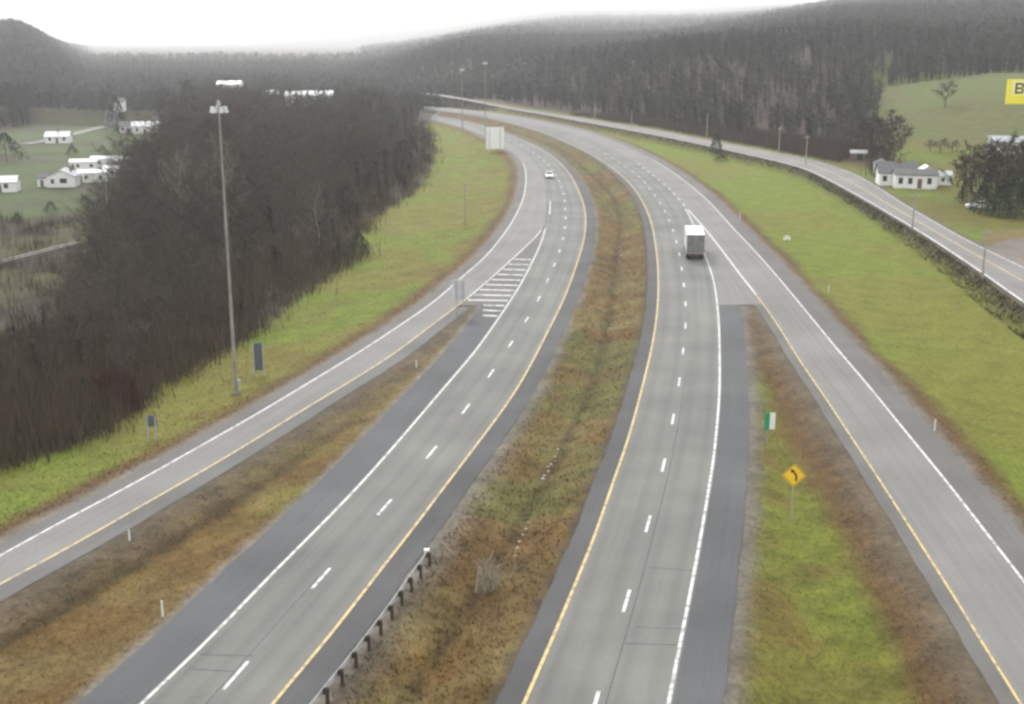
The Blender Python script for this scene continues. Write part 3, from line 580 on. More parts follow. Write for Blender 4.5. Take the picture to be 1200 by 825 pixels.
X, Y = scatter(26000, 60, 520, lambda X, Y: (edist('WB', X, Y) < -0.3) & (edist('OO', X, Y) < -6) & ~pip(CLEAR, X, Y) & (X > -0.5 * Y - 6))
Z, _ = land(X, Y); rail = pip(RAILZ, X, Y); k = ~rail | (rs.rand(len(X)) < 0.25); X, Y, Z = X[k], Y[k], Z[k]
forest('underbrush', X, Y, Z, 1.4 + 2.2 * rs.rand(len(X)) * np.interp(np.hypot(X, Y), [60, 300], [0.8, 1.4]), 'brown leafless underbrush at the foot of the wood', 'brush', 22, bush=True, tint=(0.082, 0.062, 0.040))
# hillside forest beyond the roads
def hillpts(n, r0, r1, a0, a1):
    r = np.sqrt(r0 ** 2 + (r1 ** 2 - r0 ** 2) * rs.rand(n)); a = a0 + (a1 - a0) * rs.rand(n); y = r / np.sqrt(1 + a * a); return a * y, y
X, Y = hillpts(46000, 330, 1700, -0.49, 0.50)
ok = ((edist('FF', X, Y) > np.where(X / Y > 0.305, 75, np.where(X / Y > 0.19, 24, 12))) | (Y > YE + 14) | ((edist('OO', X, Y) < -8) & (Y > 540))) & ~pip(CLEAR, X, Y) & (edist('WB', X, Y) < 0) | (edist('FF', X, Y) > np.where(X / Y > 0.305, 75, np.where(X / Y > 0.19, 24, 12)))
ok &= ~((X > 100) & (Y > 200) & (Y < 505) & (X / Y > 0.302)) & ~((np.abs(edist('FF', X, Y)) < 12) & (Y < 760)) & ~pip(CLEAR, X, Y)
X, Y = X[ok], Y[ok]; Z, _ = land(X, Y); H = rs.uniform(8, 15, len(X)) * (0.75 + 0.5 * fbm(X, Y, 40, 95)) * np.interp(np.hypot(X, Y), [350, 700], [0.75, 1.0])
nr_ = np.hypot(X, Y) < 640
forest('hill_foot_trees', X[nr_], Y[nr_], Z[nr_], H[nr_], 'leafless forest edge at the foot of the hill behind the frontage road', 'forest', 46, fine=0.008, tint=(0.034, 0.034, 0.033))
ba = 0.0 + 0.30 * rs.rand(5200); bd_ = 4 + 24 * rs.rand(5200); by = 250 * (520 / 250) ** rs.rand(5200); bx = edge('FF', by, bd_); sx, sy, _ = hit(1006, 188); k = (bx / by < 0.308) & ~((np.abs(bx / by - sx / sy) < 0.016) & (by < sy + 4)); bx, by = bx[k], by[k]   # open ground before the shed
forest('hedge_brush', bx, by, land(bx, by)[0], (0.8 + 2.0 * rs.rand(len(bx))) * np.interp(bx / by, [0.19, 0.25], [1.0, 1.7]), 'dark reddish brush between the frontage road and the forest', 'brush', 16, bush=True, tint=(0.066, 0.045, 0.038))
k = ~nr_; X, Y, Z, H = X[k], Y[k], Z[k], H[k]
forest('hillside_forest', X, Y, Z, H, 'grey winter forest covering the misty hills behind the highway', 'forest', 17, conifer=(fbm(X, Y, 90, 91) > 0.55) & (rs.rand(len(X)) < 0.6), fine=0.018, tint=(0.040, 0.039, 0.037))

X, Y = hillpts(22000, 1700, 4200, -0.49, 0.50); Z, _ = land(X, Y); k = (Z > -2) | (Y < 2400); X, Y, Z = X[k], Y[k], Z[k]
forest('ridge_forest', X, Y, Z, rs.uniform(11, 19, len(X)), 'pale forest fading into mist on the far ridges', 'forest', 12, fine=0.03)

# ---------------------------------------------------------------- single trees and bushes
def evergreen(seed, H, wd, dark=1.0):
    r = random.Random(seed); T = MB().tube((0, 0, -0.3), (0, 0, H * 0.9), 0.02 * H, 0.006 * H, 6); K = MB(); K.col = []
    for k in range(900):
        t = r.random() ** 0.8; a = r.random() * 6.28; rad = wd * (1.02 - t) ** 0.75 * r.uniform(0.35, 1.05); z = H * (0.06 + 0.94 * t); c, s = math.cos(a), math.sin(a)
        p = Vector((c * rad, s * rad, z)); w = r.uniform(0.12, 0.3) * H / 9; q = Vector((r.gauss(0, 1), r.gauss(0, 1), r.gauss(0, 1))).normalized() * w
        K.tri(tuple(p - q), tuple(p + q + Vector((0, 0, 0.1))), tuple(p + Vector((c, s, -0.25)) * w * 2)); g = r.uniform(0.6, 1.3) * dark; K.col += [(0.030 * g, 0.042 * g, 0.024 * g)] * 3
    return T.mesh('trunk', 'bark'), K.mesh('crown', 'twig')
EV = [evergreen(1, 8, 2.2), evergreen(2, 8, 2.6), evergreen(3, 3, 2.0, 0.8)]
def tree_at(name, label, meshes, px, py, htpx, own, wide=1.0, group=None):
    x, y, z = hit(px, py); s = (zat(y, py - htpx) - z) / own
    return add_tree(name, label, meshes, (x, y, z - 0.05), rnd.random() * 6, s, group, wide)
tree_at('evergreen_bush', 'dark green bush at the edge of the wood above the off-ramp bank', EV[2], 421, 303, 30, 3.0)
for px, py, h, wd in ((1128, 236, 52, 1.5), (1146, 244, 62, 1.5), (1164, 250, 74, 1.4), (1183, 252, 70, 1.5), (1202, 254, 78, 1.4), (1176, 232, 70, 1.5), (1196, 236, 66, 1.4), (1138, 226, 56, 1.5), (1158, 234, 62, 1.4)):
    tree_at('dense_tree', 'dense dark leafless tree in the clump right of the white farmhouse', DENSE[rnd.randrange(4)], px, py, h, 9.5, wd, 'dark trees right of the farmhouse')
NTH = ['leftmost', 'second from the left', 'third from the left', 'fourth from the left', 'fifth from the left', 'sixth from the left', 'rightmost']
for n, (px, py, h) in enumerate(((1132, 238, 30), (1150, 250, 34), (1160, 240, 44), (1170, 254, 40), (1182, 244, 46), (1190, 256, 44), (1204, 250, 50))):
    tree_at('evergreen_tree', NTH[n] + ' dark evergreen fronting the clump right of the farmhouse', EV[n % 2], px, py, h, 8, 1.5, 'evergreens right of the farmhouse')
for n, (px, py, h) in enumerate(((994, 180, 36), (1006, 182, 40), (1018, 186, 48), (1030, 190, 56), (1042, 186, 44), (1046, 192, 30))):
    tree_at('scrub_tree', (NTH[n] if n < 5 else 'rightmost') + ' bushy leafless tree at the foot of the green knoll', DENSE[n % 4], px, py, h, 9.5, 2.1, 'trees at the foot of the knoll')
tree_at('field_tree', 'round leafless tree alone on the green knoll', DENSE[3], 1108, 126, 30, 9.5, 1.8)
for px, py, h, w_ in ((1090, 178, 14, 'left'), (1102, 180, 17, 'middle'), (1116, 180, 15, 'right')): tree_at('brown_shrub', w_ + ' one of three low brown shrubs on the knoll behind the farmhouse', DENSE[rnd.randrange(4)], px, py, h, 9.5, 2.2, 'shrubs behind the farmhouse')
tree_at('dark_shrub', 'dark upright shrub beside the far frontage road', EV[0], 839, 182, 26, 8, 1.3)
tree_at('ditch_shade_shrub', 'flat dark shrub shape standing in for ditch shadow before the upright shrub', EV[2], 845, 190, 8, 3.0, 2.4)  # dark foliage added in place of the shadow in the lawn ditch
tree_at('birch_tree', 'pale bare tree left of the tall light mast', PALE[0], 216, 300, 120, 9.5, 0.9)
tree_at('ash_tree', 'pale bare tree standing right of the tall light mast', PALE[1], 272, 300, 128, 9.5, 0.9)
tree_at('pale_tree', 'faint pale bare tree in the middle of the wood', PALE[1], 374, 292, 72, 9.5, 0.9)
for px, py, h, w_ in ((137, 152, 40, 'dark conifer in front of the narrow white valley house'), (124, 136, 30, 'slim dark conifer behind the upper end of the valley road'), (176, 132, 26, 'dark conifer behind the white houses of the middle valley row'), (222, 140, 46, 'tall dark conifer at the left rim of the wood near the mast top')):
    tree_at('conifer', w_, EV[rnd.randrange(2)], px, py, h, 8, 1.1, 'conifers among the valley houses')
for px, py, h, w_ in ((85, 182, 12, 'round dark shrub in the meadow below the valley road'), (8, 190, 34, 'large dark shrub at the left edge above the cut-off house'), (60, 250, 14, 'round shrub below the nearest white house by the rail line'), (20, 262, 12, 'low shrub at the left edge of the meadow by the rail line'), (100, 240, 12, 'round shrub between the mobile homes and the wood'), (120, 180, 10, 'small shrub in the meadow above the mobile homes')):
    tree_at('garden_shrub', w_, EV[2], px, py, h, 3.0, 1.2, 'shrubs in the valley meadow')
# red-brown bush at the wood's edge and pale dead stalks in the median
def red_bush():
    r = random.Random(4); K = MB(); K.col = []
    for k in range(700):
        a = r.random() * 6.28; p = Vector((r.gauss(0, 0.5), r.gauss(0, 0.5), 0)); d = Vector((math.cos(a) * r.uniform(0.1, 0.8), math.sin(a) * r.uniform(0.1, 0.8), 1)).normalized(); l = r.uniform(1.0, 2.6); q = p + d * l
        s = d.cross(Vector((r.gauss(0, 1), r.gauss(0, 1), 0.2))).normalized() * 0.035; K.tri(tuple(p - s), tuple(p + s), tuple(q)); c = r.uniform(0.7, 1.2); K.col += [(0.075 * c, 0.030 * c, 0.026 * c)] * 3
    return K
x, y, z = hit(140, 482); b = red_bush(); o = b.build('red_shrub', 'twig'); o.location = (x, y, z); o.scale = (1.7, 1.5, 1.25); tag(o, 'reddish leafless shrub at the front edge of the wood', 'shrub')
x, y, z = hit(152, 470); b = red_bush(); o = b.build('red_shrub', 'twig'); o.location = (x - 2.2, y + 1.5, z); o.scale = (1.8, 1.6, 1.35); tag(o, 'larger reddish leafless shrub behind the front one at the wood edge', 'shrub')
def dead_stalks():
    r = random.Random(9); K = MB(); K.col = []
    for k in range(60):
        a = r.random() * 6.28; p = Vector((r.gauss(0, 0.28), r.gauss(0, 0.25), 0)); d = Vector((math.cos(a) * 0.28, math.sin(a) * 0.28, 1)).normalized(); l = r.uniform(0.6, 2.1); q = p + d * l; s = d.cross(Vector((r.gauss(0, 1), r.gauss(0, 1), 0))).normalized() * 0.035
        K.tri(tuple(p - s), tuple(p + s), tuple(q)); K.col += [(0.34, 0.31, 0.24)] * 3
        for j in range(3):
            b0 = p + d * l * r.uniform(0.3, 0.9); e = (d + Vector((r.gauss(0, .6), r.gauss(0, .6), 0))).normalized(); K.tri(tuple(b0 - s * .6), tuple(b0 + s * .6), tuple(b0 + e * 0.6)); K.col += [(0.30, 0.27, 0.21)] * 3
    return K
x, y, z = hit(573, 694); o = dead_stalks().build('dead_bush', 'twig'); o.location = (x, y, z - 0.02); o.scale = (1.3, 1.3, 1.25); tag(o, 'pale dead bush standing in the near median', 'bush')

# ---------------------------------------------------------------- poles, masts, signs, guardrail
def mast(px, pyb, pyt, label):
    x, y, z = hit(px, pyb); h = zat(y, pyt) - z; t = thing('light_mast', label, 'light mast', (x, y, z), 0, 'tall light masts')
    rb = 0.18
    for k in range(3):
        a, b = k / 3, (k + 1) / 3; MB().tube((0, 0, h * a - (0.4 if k == 0 else 0.0)), (0, 0, h * b - 0.01), rb * (1 - 0.62 * a) , rb * (1 - 0.62 * b) + 0.015, 10).build('pole_section', 'mast', t)
    MB().tube((0, 0, -0.3), (0, 0, 0.2), 0.42, 0.42, 12).build('concrete_base', 'ballast', t); MB().box(0.2, 0.42, -0.14, 0.14, 0.8, 1.5).build('hand_box', 'steel', t)
    ring = MB()
    for k in range(12): a, b = k * math.pi / 6, (k + 1) * math.pi / 6; ring.tube((math.cos(a) * 0.55, math.sin(a) * 0.55, h - 0.25), (math.cos(b) * 0.55, math.sin(b) * 0.55, h - 0.25), 0.05, 0.05, 5)
    for k in range(4): a = k * math.pi / 2; ring.tube((0, 0, h - 0.15), (math.cos(a) * 0.55, math.sin(a) * 0.55, h - 0.25), 0.035, 0.035, 5)
    ring.build('lamp_ring', 'steel', t)
    for k in range(6):
        a = k * math.pi / 3; c, s = math.cos(a) * 0.66, math.sin(a) * 0.66; l = MB(); l.tube((c, s, h - 0.6), (c, s, h - 0.3), 0.22, 0.14, 10).tube((c, s, h - 0.3), (c, s, h - 0.05), 0.14, 0.09, 8); l.build('lamp_head', 'tin', t)
    MB().tube((0, 0, h), (0, 0, h + 0.5), 0.22, 0.12, 8).build('mast_cap', 'steel', t)
mast(277, 463, 124, 'tall grey light mast rising in front of the wood'); mast(569, 166, 73, 'distant light mast beside the large white sign back'); mast(542, 151, 81, 'most distant light mast, left of the large white sign back')

def wood_pole(px, pyb, pyt, label, arm=True, group='wooden utility poles', z=None):
    x, y, zz = hit(px, pyb); h = zat(y, pyt) - zz; t = thing('utility_pole', label, 'utility pole', (x, y, zz), 0.5, group)
    MB().tube((0, 0, -0.3), (0, 0, h), 0.17, 0.11, 8).build('pole', 'pole', t)
    if arm:
        MB().box(-0.9, 0.9, 0.10, 0.2, h - 0.75, h - 0.6).build('crossarm', 'pole', t)
        for s in (-0.8, -0.3, 0.3, 0.8): MB().tube((s, 0.15, h - 0.6), (s, 0.15, h - 0.42), 0.05, 0.035, 6).build('insulator', 'steel', t)
for a in ((1151, 326, 268, 'nearest utility pole, beside the paved lot'), (1069, 269, 226, 'utility pole across the frontage road from the white farmhouse'), (944, 194, 158, 'utility pole where the frontage road starts to bend, right of a second one'), (912.5, 180, 148, 'utility pole just left of the one at the frontage road bend'),
          (740, 150, 129, 'small far utility pole where the frontage road meets the hill forest'), (828, 164, 133, 'utility pole against the dark forest left of the upright shrub'), (697, 141, 121, 'farthest utility pole beside the frontage road')): wood_pole(*a, arm=a[1] > 175)
for a in ((131, 300, 214, 'weathered utility pole among the trees left of the wood'), (545, 264, 216, 'thin pole standing in the green bank by the off-ramp')): wood_pole(*a, arm=False, group=None)

def frame_thing(name, label, cat, px, py, rz=0.0, group=None): x, y, z = hit(px, py); return thing(name, label, cat, (x, y, z), rz, group), y, z
# yellow warning sign with a bent arrow
t, y, z = frame_thing('warning_sign', 'yellow diamond warning sign with a bent black arrow in the grass island', 'road sign', 927, 612, R(-4))
zc = zat(y, 557) - z; MB().box(-0.035, 0.035, 0.0, 0.06, -0.2, zc + 0.6).build('post', 'steel', t)
s = 0.86
pl = MB(); pl.prism([(0, zc - s), (s, zc), (0, zc + s), (-s, zc)], -0.03, -0.022).build('sign_panel', 'sign_y', t)
bd = MB(); q = s - 0.07; q2 = s - 0.11
for k in range(4):
    a = [(0, -1), (1, 0), (0, 1), (-1, 0)]; u, w = a[k], a[(k + 1) % 4]; bd.quad((u[0] * q, -0.033, zc + u[1] * q), (w[0] * q, -0.033, zc + w[1] * q), (w[0] * q2, -0.033, zc + w[1] * q2), (u[0] * q2, -0.033, zc + u[1] * q2))
bd.build('border', 'black', t)
ar = MB(); pth = [(0.16, -0.42), (0.17, -0.1), (0.12, 0.08), (0.0, 0.22), (-0.10, 0.30)]
for (ax, az_), (bx, bz) in zip(pth, pth[1:]):
    dx, dz = bx - ax, bz - az_; l = math.hypot(dx, dz); nx_, nz = -dz / l * 0.07, dx / l * 0.07; ar.quad((ax - nx_, -0.034, zc + az_ - nz), (bx - nx_, -0.034, zc + bz - nz), (bx + nx_, -0.034, zc + bz + nz), (ax + nx_, -0.034, zc + az_ + nz))
ar.tri((-0.26, -0.035, zc + 0.46), (-0.22, -0.035, zc + 0.16), (0.05, -0.035, zc + 0.42)); ar.build('arrow_symbol', 'black', t)
# small green sign with a pale right half
t, y, z = frame_thing('green_sign', 'small green sign with a pale right panel on the island edge', 'road sign', 899, 522, R(-6))
z0, z1 = zat(y, 504) - z, zat(y, 484) - z; MB().tube((-0.05, 0.05, -0.2), (-0.05, 0.05, z1 - 0.1), 0.035, 0.035, 6).build('post', 'steel', t)
MB().box(-0.32, 0.10, -0.02, 0.0, z0, z1).build('green_panel', 'sign_g', t); MB().box(0.105, 0.55, -0.03, -0.01, z0 + 0.1, z1 + 0.05).build('pale_panel', 'sign_w', t)
# backs of signs
def sign_back(name, label, px, pyb, x0, x1, yt, yb, rz, m, posts, npan=1):
    t, y, z = frame_thing(name, label, 'road sign', px, pyb, rz); z0, z1 = zat(y, yb) - z, zat(y, yt) - z
    sc = 1400 / (y * CP + CAMH * SP); hw = (x1 - x0) / 2 / sc / max(0.3, abs(math.cos(rz))); cxo = 0
    w = 2 * hw / npan
    for k in range(npan): MB().box(-hw + k * w, -hw + (k + 1) * w - (0.02 if npan > 1 else 0), 0.05, 0.08, z0, z1).build('sign_panel', m, t)
    for p in posts: MB().box(p * hw - 0.06, p * hw + 0.06, -0.08, 0.045, -0.3, z1 - 0.05).build('post', 'steel', t)
    if z1 - z0 > 1.5 and m == 'alu':
        for k in (0.2, 0.5, 0.8): MB().box(-hw, hw, 0.005 + 0.001, 0.048, z0 + (z1 - z0) * k - 0.04, z0 + (z1 - z0) * k + 0.04).build('stringer', 'alu', t)
    return t
sign_back('guide_sign', 'large white back of a road sign at the bend of the left carriageway', 580, 178, 569.5, 590.5, 149, 174.5, R(12), 'alu', (-0.6, 0.6), 4)
sign_back('exit_sign', 'pale sign back on posts at the tip of the striped gore', 539, 369, 527, 542, 328, 350, R(8), 'tin', (-0.5, 0.5))
sign_back('roadside_sign', 'tall narrow dark sign back with pale posts right of the tall light mast', 304, 441, 298.5, 310.5, 402, 434, R(6), 'darkalu', (-0.9, 0.9))
sign_back('marker_sign', 'small grey two-post sign on the bank at the far left of the off-ramp', 179, 517, 173, 185, 487, 500, R(6), 'darkalu', (-0.75, 0.75))
# post delineators and markers
def delineator(px, py, h, label):
    t, y, z = frame_thing('delineator', label, 'delineator post', px, py, 0, 'delineator posts'); MB().box(-0.055, 0.055, -0.02, 0.02, -0.15, h).build('post', 'sign_w', t); MB().box(-0.045, 0.045, -0.028, -0.021, h - 0.28, h - 0.06).build('reflector', 'lens', t)
delineator(191, 724, 1.05, 'white delineator post in the brown grass beside the left shoulder'); delineator(1095, 505, 1.05, 'white delineator post on the verge of the on-ramp'); delineator(867, 257, 1.5, 'white delineator post far up the on-ramp verge')
delineator(488, 431, 0.8, 'small delineator post near the tip of the left grass gore'); delineator(152, 634, 0.8, 'short delineator post beside the off-ramp inner shoulder'); delineator(971, 342, 0.9, 'short delineator in the lawn above the on-ramp')
o, y, z = frame_thing('lawn_marker', 'small white rounded marker board standing in the right lawn', 'marker', 922, 284); MB().tube((0, 0, -0.2), (0, 0, 0.5), 0.05, 0.05, 6).build('stake', 'post', o)
pb = MB(); pb.prism([(-0.55, 0.4), (0.55, 0.4), (0.62, 0.7), (0.5, 1.0), (0.25, 1.12), (-0.25, 1.12), (-0.5, 1.0), (-0.62, 0.7)], -0.1, -0.05); pb.build('board', 'sign_w', o)
# guardrail beside the median shoulder of the left carriageway
GR = np.array([at(x, y, 0.62) for x, y in [(501, 648), (475, 684), (450, 719), (425, 751.5), (395, 789), (365, 826), (335, 864)]])
S = np.r_[0, np.cumsum(np.linalg.norm(np.diff(GR, axis=0), axis=1))]; g0 = GR[0]
t = thing('guardrail', 'steel guardrail on dark posts along the left carriageway median shoulder', 'guardrail', (g0[0], g0[1], 0), 0)
def gr(s): return np.array((np.interp(s, S, GR[:, 0]), np.interp(s, S, GR[:, 1])))
prof = [(0.0, 0.46), (0.075, 0.53), (0.0, 0.60), (0.0, 0.64), (0.075, 0.71), (0.0, 0.78), (-0.02, 0.78), (0.045, 0.71), (-0.02, 0.64), (-0.02, 0.60), (0.045, 0.53), (-0.02, 0.46)]
tn = (GR[-1] - GR[0]) / np.linalg.norm(GR[-1] - GR[0]); nn = np.array((tn[1], -tn[0])); nn = nn if nn[0] < 0 else -nn
s = 0.0; q = 0
while s < S[-1] - 0.1:
    e = min(s + 3.81, S[-1]); a, b = gr(s) - g0, gr(e) - g0; mb = MB(); n = len(prof)
    for p in (a, b): mb.v += [(p[0] + nn[0] * u, p[1] + nn[1] * u, zz) for u, zz in prof]
    for k in range(n): mb.f.append((k, (k + 1) % n, n + (k + 1) % n, n + k))
    mb.build('rail', 'steel', t); s = e - 0.002 if e < S[-1] else e
s = 0.35
while s < S[-1]:
    p = gr(s) - g0; zg = gz(*(gr(s) - nn * 0.3)); p2 = p - nn * 0.24; b = MB(); b.box(p2[0] - 0.09, p2[0] + 0.09, p2[1] - 0.09, p2[1] + 0.09, zg - 0.3, 0.84); b.build('post', 'post', t); p3 = p - nn * 0.085; c = MB(); c.box(p3[0] - 0.06, p3[0] + 0.06, p3[1] - 0.07, p3[1] + 0.07, 0.46, 0.80); c.build('spacer_block', 'post', t); s += 1.905
p = gr(0) - g0; MB().box(p[0] - 0.22, p[0] + 0.12, p[1] - 0.05, p[1] + 0.25, 0.42, 0.84).build('end_terminal', 'sign_w', t)
# pale stones along the ditch
rk = MB(); r = random.Random(3)
for (ax, ay), (bx, by), n in (((655, 527), (634, 566), 9), ((727, 282), (727, 310), 5), ((690, 208), (726, 262), 14), ((716, 380), (714, 392), 3), ((620, 610), (600, 660), 6)):
    for k in range(n):
        f = (k + 0.5 * r.random()) / n; x, y, z = hit(ax + (bx - ax) * f + r.gauss(0, 1), ay + (by - ay) * f); w = r.uniform(0.08, 0.17); h = w * r.uniform(0.4, 0.9)
        rk.prism([(x - w, z - 0.1), (x + w, z - 0.1), (x + w * 0.7, z + h * 0.7), (x + w * 0.1, z + h), (x - w * 0.7, z + h * 0.6)], y - w, y + w)
stuff(rk.build('ditch_stones', 'stone'), 'pale stones lying along the median ditch', 'stones')

# ---------------------------------------------------------------- vehicles
def wheel(t, x, y, r_, w):
    c = MB().tube((x - w / 2, y, r_), (x + w / 2, y, r_), r_, r_, 16); o = c.build('wheel', 'tyre', t)
    s = 1 if x > 0 else -1; MB().tube((x + s * w / 2 - s * 0.01, y, r_), (x + s * (w / 2 + 0.02), y, r_), r_ * 0.55, r_ * 0.5, 12).build('rim', 'chrome', o)
def heading(P, y):
    i = int(np.argmin(np.abs(P[:, 1] - y))); a, b = P[max(0, i - 4)], P[min(len(P) - 1, i + 4)]; return math.atan2(-(b[0] - a[0]), b[1] - a[1])
x, y = at(814.5, 305.5); t = thing('box_truck', 'white-topped box truck driving away in the right carriageway', 'truck', (x, y, 0.013), heading(MR, y))
hw = 1.35
MB().box(-hw, hw, 0.25, 9.6, 1.05, 3.95).build('cargo_box', 'carwhite', t)
for s in (-1, 1):
    o = MB().box(min(s * 0.015, s * (hw - 0.06)), max(s * 0.015, s * (hw - 0.06)), 0.19, 0.245, 1.12, 3.82).build('rear_door', 'truckshade', t); MB().tube((s * 0.22, 0.17, 1.2), (s * 0.22, 0.17, 3.75), 0.022, 0.022, 6).build('lock_bar', 'steel', o)
fm = MB(); fm.box(-hw, -hw + 0.055, 0.17, 0.248, 1.05, 3.95).box(hw - 0.055, hw, 0.17, 0.248, 1.05, 3.95).box(-hw + 0.056, hw - 0.056, 0.17, 0.248, 3.825, 3.95); fm.build('rear_frame', 'truckshade', t)
MB().box(-0.45, -0.35, 0.4, 9.2, 0.75, 1.045).box(0.35, 0.45, 0.4, 9.2, 0.75, 1.045).build('chassis', 'black', t); MB().box(-hw + 0.1, hw - 0.1, 0.1, 0.2, 0.5, 0.68).build('bumper', 'black', t)
for s in (-1, 1): MB().box(s * 1.05 - 0.13, s * 1.05 + 0.13, 0.12, 0.185, 0.86, 1.0).build('tail_light', 'red', t); MB().box(s * 1.05 - 0.3, s * 1.05 + 0.3, 0.9, 0.92, 0.25, 1.0).build('mud_flap', 'black', t)
for yy in (1.7, 2.95):
    for s in (-1, 1): wheel(t, s * 1.02, yy, 0.5, 0.56)
for s in (-1, 1): wheel(t, s * 1.1, 10.9, 0.5, 0.3)
cb = MB(); cb.prism([(9.75, 0.55), (12.2, 0.55), (12.3, 1.5), (11.3, 1.75), (10.95, 2.75), (9.75, 2.85)], -1.15, 1.15, axis='x'); cb.build('cab', 'carwhite', t)
MB().prism([(10.0, 1.85), (10.98, 1.85), (10.75, 2.6), (10.0, 2.6)], -1.158, 1.158, axis='x').build('side_window', 'glass', t)
df = MB(); df.prism([(9.75, 2.851), (10.9, 2.76), (9.8, 3.8)], -1.0, 1.0, axis='x'); df.build('wind_deflector', 'carwhite', t)

x, y = at(643.5, 208.5); hd = heading(ML, y) + math.pi; t = thing('white_car', 'small white car approaching in the left carriageway', 'car', (x, y, 0.013), hd)
bd = MB(); prof = [(-2.25, 0.32), (2.2, 0.32), (2.28, 0.62), (2.1, 0.82), (1.1, 0.98), (0.75, 1.0), (-1.6, 1.05), (-2.2, 0.98), (-2.3, 0.6)]; bd.prism(prof, -0.9, 0.9, axis='x'); bd.build('body', 'carwhite', t)
cv = MB(); lo = [(-0.84, 1.0), (0.84, 1.0)]
cv.v = [(-0.85, 1.05, 0.97), (0.85, 1.05, 0.97), (0.85, -1.75, 1.0), (-0.85, -1.75, 1.0), (-0.66, 0.25, 1.48), (0.66, 0.25, 1.48), (0.66, -1.15, 1.48), (-0.66, -1.15, 1.48)]; cv.f = [(4, 5, 6, 7), (0, 1, 5, 4), (2, 3, 7, 6), (1, 2, 6, 5), (3, 0, 4, 7)]; cv.build('cabin', 'carwhite', t)
ws = MB(); ws.quad((-0.72, 0.99, 1.04), (0.72, 0.99, 1.04), (0.60, 0.32, 1.45), (-0.60, 0.32, 1.45)); ws.v = [(a, b + 0.02, c + 0.015) for a, b, c in ws.v]; ws.build('windscreen', 'glass', t)
for s in (-1, 1):
    sw = MB(); sw.quad((s * 0.835, 0.75, 1.05), (s * 0.835, -1.45, 1.07), (s * 0.68, -1.05, 1.44), (s * 0.68, 0.2, 1.44)); sw.v = [(a + s * 0.012, b, c) for a, b, c in sw.v]; sw.build('side_window', 'glass', t)
    MB().box(s * 0.66 - 0.17, s * 0.66 + 0.17, 2.16, 2.25, 0.64, 0.77).build('headlight', 'lens', t); MB().box(s * 0.95 - 0.07, s * 0.95 + 0.07, 0.7, 0.85, 0.98, 1.1).build('mirror', 'carwhite', t)
MB().box(-0.42, 0.42, 2.24, 2.30, 0.40, 0.60).build('grille', 'black', t)
for yy in (-1.4, 1.4):
    for s in (-1, 1): wheel(t, s * 0.83, yy, 0.33, 0.2)

# ---------------------------------------------------------------- buildings
def gable(t, x0, x1, y0, y1, h, rise, wallm, roofm, along='x', ov=0.4, base=-0.6):
    """a gabled block: wall and a roof of two slabs"""
    w = MB(); mid = (y0 + y1) / 2 if along == 'x' else (x0 + x1) / 2
    if along == 'x': w.prism([(y0, base), (y1, base), (y1, h), (mid, h + rise), (y0, h)], x0, x1, axis='x')
    else: w.prism([(x0, base), (x1, base), (x1, h), (mid, h + rise), (x0, h)], y0, y1, axis='y')
    w.build('wall', wallm, t)
    a, b = (y0, y1) if along == 'x' else (x0, x1); c, d = (x0, x1) if along == 'x' else (y0, y1); k = rise / ((b - a) / 2); th = 0.16; g = 0.02
    rf = MB()
    for e, s in ((a, -1), (b, 1)): ed = e + s * ov; rf.prism([(ed, h - k * ov + g), (mid, h + rise + g), (mid, h + rise + g + th), (ed, h - k * ov + g + th)], c - ov, d + ov, axis='x' if along == 'x' else 'y')
    return rf.build('roof', roofm, t)
def window(t, x, z, w, h, y, pm='glass', fm='siding', face=-1):
    o = MB().box(x - w / 2 - 0.1, x + w / 2 + 0.1, y + face * 0.05, y + face * 0.004, z - 0.1, z + h + 0.1).build('window', fm, t); MB().box(x - w / 2, x + w / 2, y + face * 0.065, y + face * 0.052, z, z + h).build('pane', pm, o)
def door(t, x, w, h, y, m='brownwall'):
    o = MB().box(x - w / 2, x + w / 2, y - 0.06, y - 0.004, 0.05, h).build('door', m, t); MB().tube((x + w * 0.35, y - 0.1, 1.0), (x + w * 0.35, y - 0.061, 1.0), 0.04, 0.04, 6).build('handle', 'steel', o)
def site(px, py): x, y, z = hit(px, py); return x, y, z
# white farmhouse
x, y, z = site(1070, 219); t = thing('farmhouse', 'white farmhouse with grey gabled roof beside the frontage road', 'house', (x, y, z), R(-10))
rf = gable(t, -7.2, 0.6, 1.0, 7.5, 2.9, 2.0, 'siding', 'shingle', 'x'); MB().box(-3.2, -2.5, 3.6, 4.2, 4.2, 5.9).build('chimney', 'brownwall', rf)
gable(t, -4.4, 4.4, -3.4, 0.9, 3.0, 0.9, 'siding', 'shingle', 'x', 0.3); gable(t, 0.7, 5.4, 1.0, 5.5, 2.7, 1.6, 'siding', 'tin', 'y', 0.3)
for wx_ in (-3.2, -1.2, 2.8): window(t, wx_, 1.0, 0.9, 1.3, -3.4)
door(t, 0.8, 0.95, 2.1, -3.4); window(t, -6.0, 1.0, 0.9, 1.2, 1.0); MB().box(-1.2, 3.2, -5.0, -3.45, -0.5, 0.04).build('porch_step', 'stone', t)
x, y, z = site(1104, 217); t = thing('small_shed', 'small white gabled outbuilding right of the farmhouse', 'shed', (x, y, z), R(-10)); gable(t, -1.9, 1.9, 0, 3, 2.0, 0.9, 'siding', 'tin', 'x', 0.25); window(t, 0.1, 0.8, 0.7, 0.8, 0); door(t, -1.2, 0.8, 1.8, 0, 'siding_g')
x, y, z = site(1034, 206); t = thing('garage', 'white garage at the left end of the farmhouse', 'garage', (x, y, z), R(-10)); gable(t, -1.7, 1.7, 0, 4.5, 2.6, 0.9, 'siding', 'shingle', 'y', 0.25); MB().box(-1.1, 1.1, -0.06, -0.004, 0.05, 1.9).build('garage_door', 'sign_w', t)
